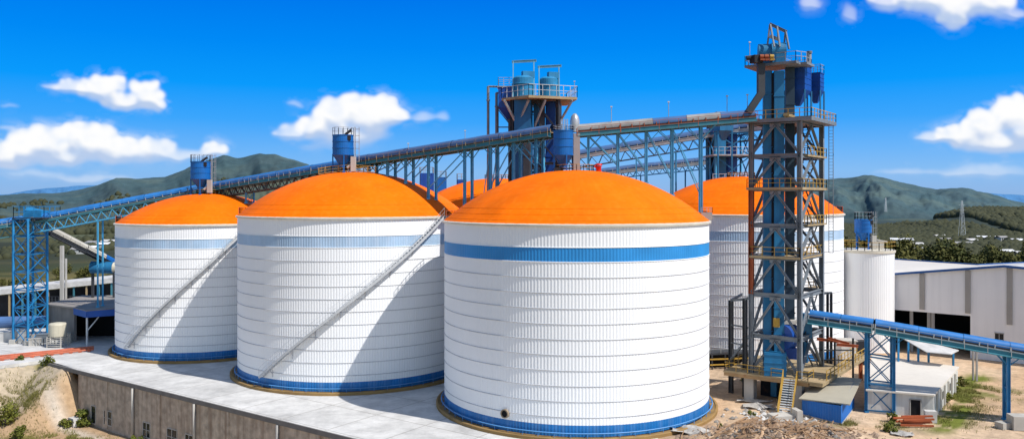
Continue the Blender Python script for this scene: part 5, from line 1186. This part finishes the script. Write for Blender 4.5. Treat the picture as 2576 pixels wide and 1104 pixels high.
def tree_proto(k):
    r=[3.0,2.6,3.4][k]; h=[6.2,7.4,5.4][k]
    S=bpy.data.objects.new('tree',None); S['_w']=[0,0,0]
    t=MB(); t.tube((0,0,-.6),(.1,.05,h*.5),.24,8,r2=.15,caps=False); t.tube((.1,.05,h*.5),(.0,.1,h*.8),.15,7,r2=.06)
    for i in range(5):
        a=i*1.26+random.random(); t.tube((.08,.04,h*(.36+.07*i)),(math.cos(a)*r*.6,math.sin(a)*r*.6,h*(.6+.06*i)),.09,6,r2=.03)
    c=MB(); leafmesh(c,(0,0,h*.72),r,900,.26,.85,11)
    me=[]
    for mb,nm,mat in ((t,'trunk',BARK),(c,'crown',LEAF)):
        d=bpy.data.meshes.new(nm); d.from_pydata(mb.v,[],mb.f); d.materials.append(mat); me.append((nm,d))
    return me
PROTO=[tree_proto(k) for k in range(3)]
def plant_tree(x,y,s,label,group,k=None,name='tree'):
    k=random.randrange(3) if k is None else k
    S=bpy.data.objects.new(name,None); COL.objects.link(S); S.location=(x,y,hz(x,y)-.2*s); S.rotation_euler=(0,0,random.uniform(0,6.28)); S.scale=(s,s,s*random.uniform(.85,1.15))
    S['label']=label; S['category']='tree'; S['group']=group
    for nm,d in PROTO[k]:
        o=bpy.data.objects.new(nm,d); COL.objects.link(o); o.parent=S
    return S
random.seed(21)
for i in range(110):
    px=random.uniform(2090,2680); Y=random.uniform(225,400); x=(px-HX)/F*Y
    plant_tree(x,Y,random.uniform(1.5,2.4),'round dark green tree in the belt between the warehouse roof and the town','trees behind the warehouse')
for i in range(26):
    px=random.uniform(-60,300); Y=random.uniform(190,420); x=(px-HX)/F*Y
    plant_tree(x,Y,random.uniform(.5,.9),'small tree scattered in the olive field behind the lattice tower','trees in the field')
# distant woodland as one mass
def blob(m,x,y,z,r,h):
    k=len(m.v); n=6; a0=random.random()*6
    m.v.append((x,y,z+h)); 
    for f,rr in ((.72,.62),(.32,1.0)):
        for i in range(n): a=a0+i*6.283/n; q=rr*r*random.uniform(.8,1.15); m.v.append((x+math.cos(a)*q,y+math.sin(a)*q,z+h*f*random.uniform(.85,1.1)))
    for i in range(n): a=a0+i*6.283/n; m.v.append((x+math.cos(a)*r*.8,y+math.sin(a)*r*.8,z-.5))
    for i in range(n):
        j=(i+1)%n; m.f.append((k,k+1+i,k+1+j)); m.f.append((k+1+i,k+1+n+i,k+1+n+j,k+1+j)); m.f.append((k+1+n+i,k+1+2*n+i,k+1+2*n+j,k+1+n+j))
m=MB(); N_=13000
rw=np.random.RandomState(4)
Y1=420+580*rw.rand(40000)**.8; X1=(rw.uniform(2040,2760,40000)-HX)/F*Y1; k=vnoise(X1*.02,Y1*.012,5)>=.27; X1,Y1=X1[k][:N_],Y1[k][:N_]
Y2=rw.uniform(500,1500,3500); X2=(rw.uniform(-160,720,3500)-HX)/F*Y2; k=vnoise(X2*.015,Y2*.006,8)>=.5
X=np.concatenate([X1,X2[k]]); Yy=np.concatenate([Y1,Y2[k]])
Z=height(np.array(X),np.array(Yy))
for x,y,z in zip(X,Yy,Z):
    s=random.uniform(2.2,5.2)*min(1.3,y/620); blob(m,x,y,z-.5,s*.95,s*1.25)
o=m.build('woodland',WOODL,None,True); tagm(o,'distant mixed woodland covering the low hills and the valley floor','woodland',None,'stuff')
# bushes
def bush(px,py,r,label,n=420,z=None,Y=None,mat=None,s=.12):
    Y=Y or (CZ-(z if z is not None else 0))*F/(py-HY); c=P(px,py,Y); zz_=hz(c[0],c[1])
    S=thing('bush',label,'bush',(c[0],c[1],zz_),'bushes around the works'); m=MB(); leafmesh(m,(c[0],c[1],zz_+r*.55),r,n,s,1.0,9); m.build('foliage',mat or BUSHM,S)
    m=MB()
    for k in range(5): a=k*1.3; m.tube((c[0],c[1],zz_-.1),(c[0]+math.cos(a)*r*.5,c[1]+math.sin(a)*r*.5,zz_+r*.8),.03,5,r2=.012)
    m.build('stem',BARK,S)
bush(209,1036,1.25,'dark green bush at the left end of the stained wall',700,Y=86.0,s=.15)
bush(170,1030,.75,'pale green bush left of the dark bush by the stained wall',Y=85.2)
bush(118,925,.9,'green bush at the top corner of the stone slope',z=-.6)
bush(52,1000,.6,'low green bush at the foot of the stone slope',z=-4.4)
bush(345,1093,.7,'yellow-green bush near the wall foot between two windows',Y=79.4)
bush(12,1085,1.6,'large green bush in the bottom left corner',1000,z=-5.5,s=.15)
bush(50,1104,1.1,'smaller bush right of the corner bush at the bottom left',600,z=-5.5)
bush(2400,985,.8,'green bush at the far corner of the low building',s=.1)
bush(2380,1012,.7,'green bush along the side wall of the low building',s=.1)
bush(2418,968,.7,'farther green bush beyond the corner of the low building',s=.1)
bush(2240,1058,.6,'green bush at the foot of the blue trestle',s=.1)
bush(2240,1086,.6,'pale bush in front of the blue trestle',s=.1)
bush(1815,1086,.35,'small weed bush on the rubble beside the front silo',160,s=.08)
bush(1890,1045,.4,'small grey-green bush at the upper edge of the rubble',200,s=.08)
bush(1878,960,.6,'dark bush under the grey portal frame',300,s=.1)
# grass
def grass_patch(label,regions,n,s=.16):
    rg=np.random.RandomState(len(label)); R4=np.array(regions); pick=R4[rg.randint(0,len(regions),n*4)]; a=rg.randn(n*4)*pick[:,2]; b=rg.randn(n*4)*pick[:,3]
    x=pick[:,0]+a*np.cos(pick[:,4])-b*np.sin(pick[:,4]); y=pick[:,1]+a*np.sin(pick[:,4])+b*np.cos(pick[:,4])
    ok=(vnoise(x*.9,y*.9,12)>=.42)&~(((x-L0[0])*NV[0]+(y-L0[1])*NV[1]>-.3)&(x<10)); pts=list(zip(x[ok][:n],y[ok][:n]))
    A=np.array(pts); Z=height(A[:,0],A[:,1]); m=MB()
    for (x,y),z in zip(pts,Z):
        for k in range(3):
            a=random.uniform(0,6.28); h=s*random.uniform(.5,1.5); lx,ly=math.cos(a)*h*.5,math.sin(a)*h*.5; w=.03
            m.quad((x-ly*w*4,y+lx*w*4,z-.02),(x+ly*w*4,y-lx*w*4,z-.02),(x+lx,y+ly,z+h))
    o=m.build('grass',GRASSM); tagm(o,label,'grass',None,'stuff')
ang=math.atan2(-.581,.814)
grass_patch('patchy grass at the foot of the stained retaining wall',[(-47.5,80.5,2.5,1.2,ang),(-50,78.5,1.6,1.2,ang)]+[(L0[0]+DV[0]*t-NV[0]*d_,L0[1]+DV[1]*t-NV[1]*d_,2.2,.8,ang) for t,d_ in ((6,3.6),(10,4.6),(14,5.2),(8,6.6),(12,2.6),(18,5.5))]+[(-54,88,2.2,1.0,.9),(-56,84,2.2,.9,.9),(-51.5,86.6,1.2,.8,.5)],9500,.24)
grass_patch('dry grass growing beside the low building and the sloping conveyor',[(37.6+(y-69)*.72,y,1.0,1.5,.5) for y in (68,70,72,74,76,78,80)]+[(46,77.5,1.8,1.6,0),(30,66.5,2.6,.7,0),(27.5,67,1.4,.6,0)],5500,.17)
# ------------------------------------------------------------------ town and pylons
random.seed(5)
towns=[(2362,600,620),(2330,603,600),(2268,612,560),(2300,622,470),(2256,622,470),(2480,604,520),(2500,612,480),(2520,606,500),(2555,610,540),(2440,611,520),(2418,618,520),(2530,640,330),(2570,645,330),(2385,606,600),(2290,640,400),(2235,640,380),(236,612,520),(262,618,480),(285,612,500),(205,632,420),(214,627,430)]
for i,(px,py,Y) in enumerate(towns):
    Yc=np.linspace(300,1000,300); Xc=(px-HX)/F*Yc; dz=np.abs(height(Xc,Yc)-(CZ+(HY-py-6)/F*Yc)); Y=float(Yc[int(np.argmin(dz))])
    c=P(px,py+6,Y); zz_=hz(c[0],c[1]); w,d_,h=random.uniform(7,16),random.uniform(6,9),random.uniform(2.8,5.0); c=(c[0],c[1],zz_+h)
    z0=zz_; S=thing('town_house',('white town building seen beyond the warehouse trees, %s' if px>1000 else 'pale roofed building in the far valley behind the small silo, %s')%('one of the scattered blocks'),'building',(c[0],c[1],min(z0,zz_)),'far town buildings right' if px>1000 else 'far valley buildings left')
    an=random.uniform(-.4,.4); m=MB(); zb=min(z0,zz_)-1; m.box((c[0],c[1],(zb+c[2])/2),w,d_,c[2]-zb,an); m.build('wall',(WPLAST,paint('town_wall',(.50,.50,.48),.8,.1,.05))[i%2],S)
    m=MB(); rz_=c[2]; ca,sa=math.cos(an),math.sin(an)
    def rp(a,b,z): return (c[0]+a*ca-b*sa,c[1]+a*sa+b*ca,z)
    hw_,hd=w*.54,d_*.56; m.quad(rp(-hw_,-hd,rz_+.02),rp(hw_,-hd,rz_+.02),rp(hw_,0,rz_+1.3),rp(-hw_,0,rz_+1.3)); m.quad(rp(-hw_,hd,rz_+.02),rp(-hw_,0,rz_+1.3),rp(hw_,0,rz_+1.3),rp(hw_,hd,rz_+.02)); m.build('roof',(SCRAP,PIPEG,WALLG)[i%3],S)
    for k in range(3):
        m=MB(); a=-w*.32+k*w*.32; z_=c[2]-1.8; m.quad(rp(a-.6,-d_/2-.03,z_),rp(a+.6,-d_/2-.03,z_),rp(a+.6,-d_/2-.03,z_+1.1),rp(a-.6,-d_/2-.03,z_+1.1)); m.build('window',GLASS,S)
for px,yt,yb,Y,lab in ((2420,505,560,720,'lattice power pylon on the low dark hill behind the warehouse'),(2228,497,522,1500,'thin far pylon on the hill flank right of the steel tower')):
    t=P(px,yt,Y); z0=hz(t[0],t[1]); z0=min(z0,P(px,yb,Y)[2]); S=thing('power_pylon',lab,'pylon',(t[0],t[1],z0)); H=t[2]-z0; w=H*.07; n=9
    m=MB(); k=Y/720*.22
    for sx in (-1,1):
        for sy in (-1,1): m.beam((t[0]+sx*w,t[1]+sy*w,z0-2),(t[0]+sx*w*.15,t[1]+sy*w*.15,t[2]),k)
    for i in range(n):
        f0,f1=i/n,(i+1)/n; w0,w1=w*(1-.85*f0),w*(1-.85*f1); m.beam((t[0]-w0,t[1]-w0,z0+H*f0),(t[0]+w1,t[1]-w1,z0+H*f1),k*.6); m.beam((t[0]+w0,t[1]-w0,z0+H*f0),(t[0]-w1,t[1]-w1,z0+H*f1),k*.6)
    m.build('mast',RAILW,S)
    m=MB()
    for f in (.78,.9): m.beam((t[0]-w*1.1,t[1],z0+H*f),(t[0]+w*1.1,t[1],z0+H*f),k*.8)
    m.build('crossarm',RAILW,S)

# ------------------------------------------------------------------ sky, sun, camera
SUN_AZ=math.atan2(.848,-.53); SUN_EL=R_(51.5)
w=bpy.data.worlds.new('World'); sc.world=w; w.use_nodes=True; t=w.node_tree; t.nodes.clear(); N=t.nodes; L=t.links
out=N.new('ShaderNodeOutputWorld'); bg=N.new('ShaderNodeBackground'); L.new(bg.outputs[0],out.inputs[0])
sky=N.new('ShaderNodeTexSky'); sky.sky_type='NISHITA'; sky.sun_disc=False; sky.sun_elevation=SUN_EL; sky.sun_rotation=SUN_AZ; sky.air_density=1.0; sky.dust_density=.3; sky.ozone_density=1.0
SKY_K=.125
tc=N.new('ShaderNodeTexCoord'); sp=N.new('ShaderNodeSeparateXYZ'); L.new(tc.outputs['Generated'],sp.inputs[0]); el=sp.outputs[2]
# clear sky: deep blue low gradient blended into the physical sky higher up
rp_=N.new('ShaderNodeValToRGB'); er=N.new('ShaderNodeMapRange'); er.inputs[1].default_value=-.02; er.inputs[2].default_value=.30; L.new(el,er.inputs[0]); L.new(er.outputs[0],rp_.inputs[0])
stops=[(-.02,(.30,.44,.66)),(.005,(.28,.48,.80)),(.03,(.24,.51,.90)),(.055,(.15,.46,.95)),(.09,(.045,.38,.98)),(.13,(.003,.325,.98)),(.18,(.0,.25,.92)),(.24,(.0,.18,.84)),(.30,(.004,.16,.70))]
cr_=rp_.color_ramp; 
while len(cr_.elements)<len(stops): cr_.elements.new(.5)
for e_,(p_,c_) in zip(cr_.elements,stops): e_.position=(p_+.02)/.32; e_.color=(*c_,1)
sk=N.new('ShaderNodeVectorMath'); sk.operation='SCALE'; tn=N.new('ShaderNodeVectorMath'); tn.operation='MULTIPLY'; L.new(sky.outputs[0],tn.inputs[0]); tn.inputs[1].default_value=(.94,1.0,1.07); L.new(tn.outputs[0],sk.inputs[0]); sk.inputs['Scale'].default_value=SKY_K
up=N.new('ShaderNodeMapRange'); up.interpolation_type='SMOOTHSTEP'; up.inputs[1].default_value=.28; up.inputs[2].default_value=.5; L.new(el,up.inputs[0])
back=N.new('ShaderNodeMapRange'); back.interpolation_type='SMOOTHSTEP'; back.inputs[1].default_value=.25; back.inputs[2].default_value=-.35; L.new(sp.outputs[1],back.inputs[0]); ux=N.new('ShaderNodeMath'); ux.operation='MAXIMUM'; L.new(up.outputs[0],ux.inputs[0]); L.new(back.outputs[0],ux.inputs[1])
m1=N.new('ShaderNodeMix'); m1.data_type='RGBA'; L.new(ux.outputs[0],m1.inputs['Factor']); L.new(rp_.outputs[0],m1.inputs['A']); L.new(sk.outputs[0],m1.inputs['B'])
L.new(m1.outputs['Result'],bg.inputs['Color']); bg.inputs['Strength'].default_value=1.0

sd=bpy.data.lights.new('sun','SUN'); sd.energy=4.7; sd.angle=R_(.5); sd.color=(1,.965,.91); so=bpy.data.objects.new('sun',sd); COL.objects.link(so)
from mathutils import Vector
dirv=Vector((.848*math.cos(SUN_EL),-.53*math.cos(SUN_EL),math.sin(SUN_EL))); so.rotation_euler=dirv.to_track_quat('Z','Y').to_euler(); so.location=(60,-20,90)
cd=bpy.data.cameras.new('camera'); co=bpy.data.objects.new('camera',cd); COL.objects.link(co); co.location=(0,0,CZ); co.rotation_euler=(math.pi/2,0,0)
cd.sensor_width=36; cd.lens=36*F/2576; cd.shift_y=-(1104/2-HY)/2576; cd.clip_start=.5; cd.clip_end=20000; sc.camera=co
sc.view_settings.view_transform='Standard'; sc.view_settings.look='None'; sc.view_settings.exposure=0; sc.view_settings.gamma=1
sc.render.engine='CYCLES'; sc.cycles.max_bounces=6; sc.cycles.diffuse_bounces=3; sc.cycles.use_denoising=True
for o in list(COL.objects):
    if '_w' in o: del o['_w']
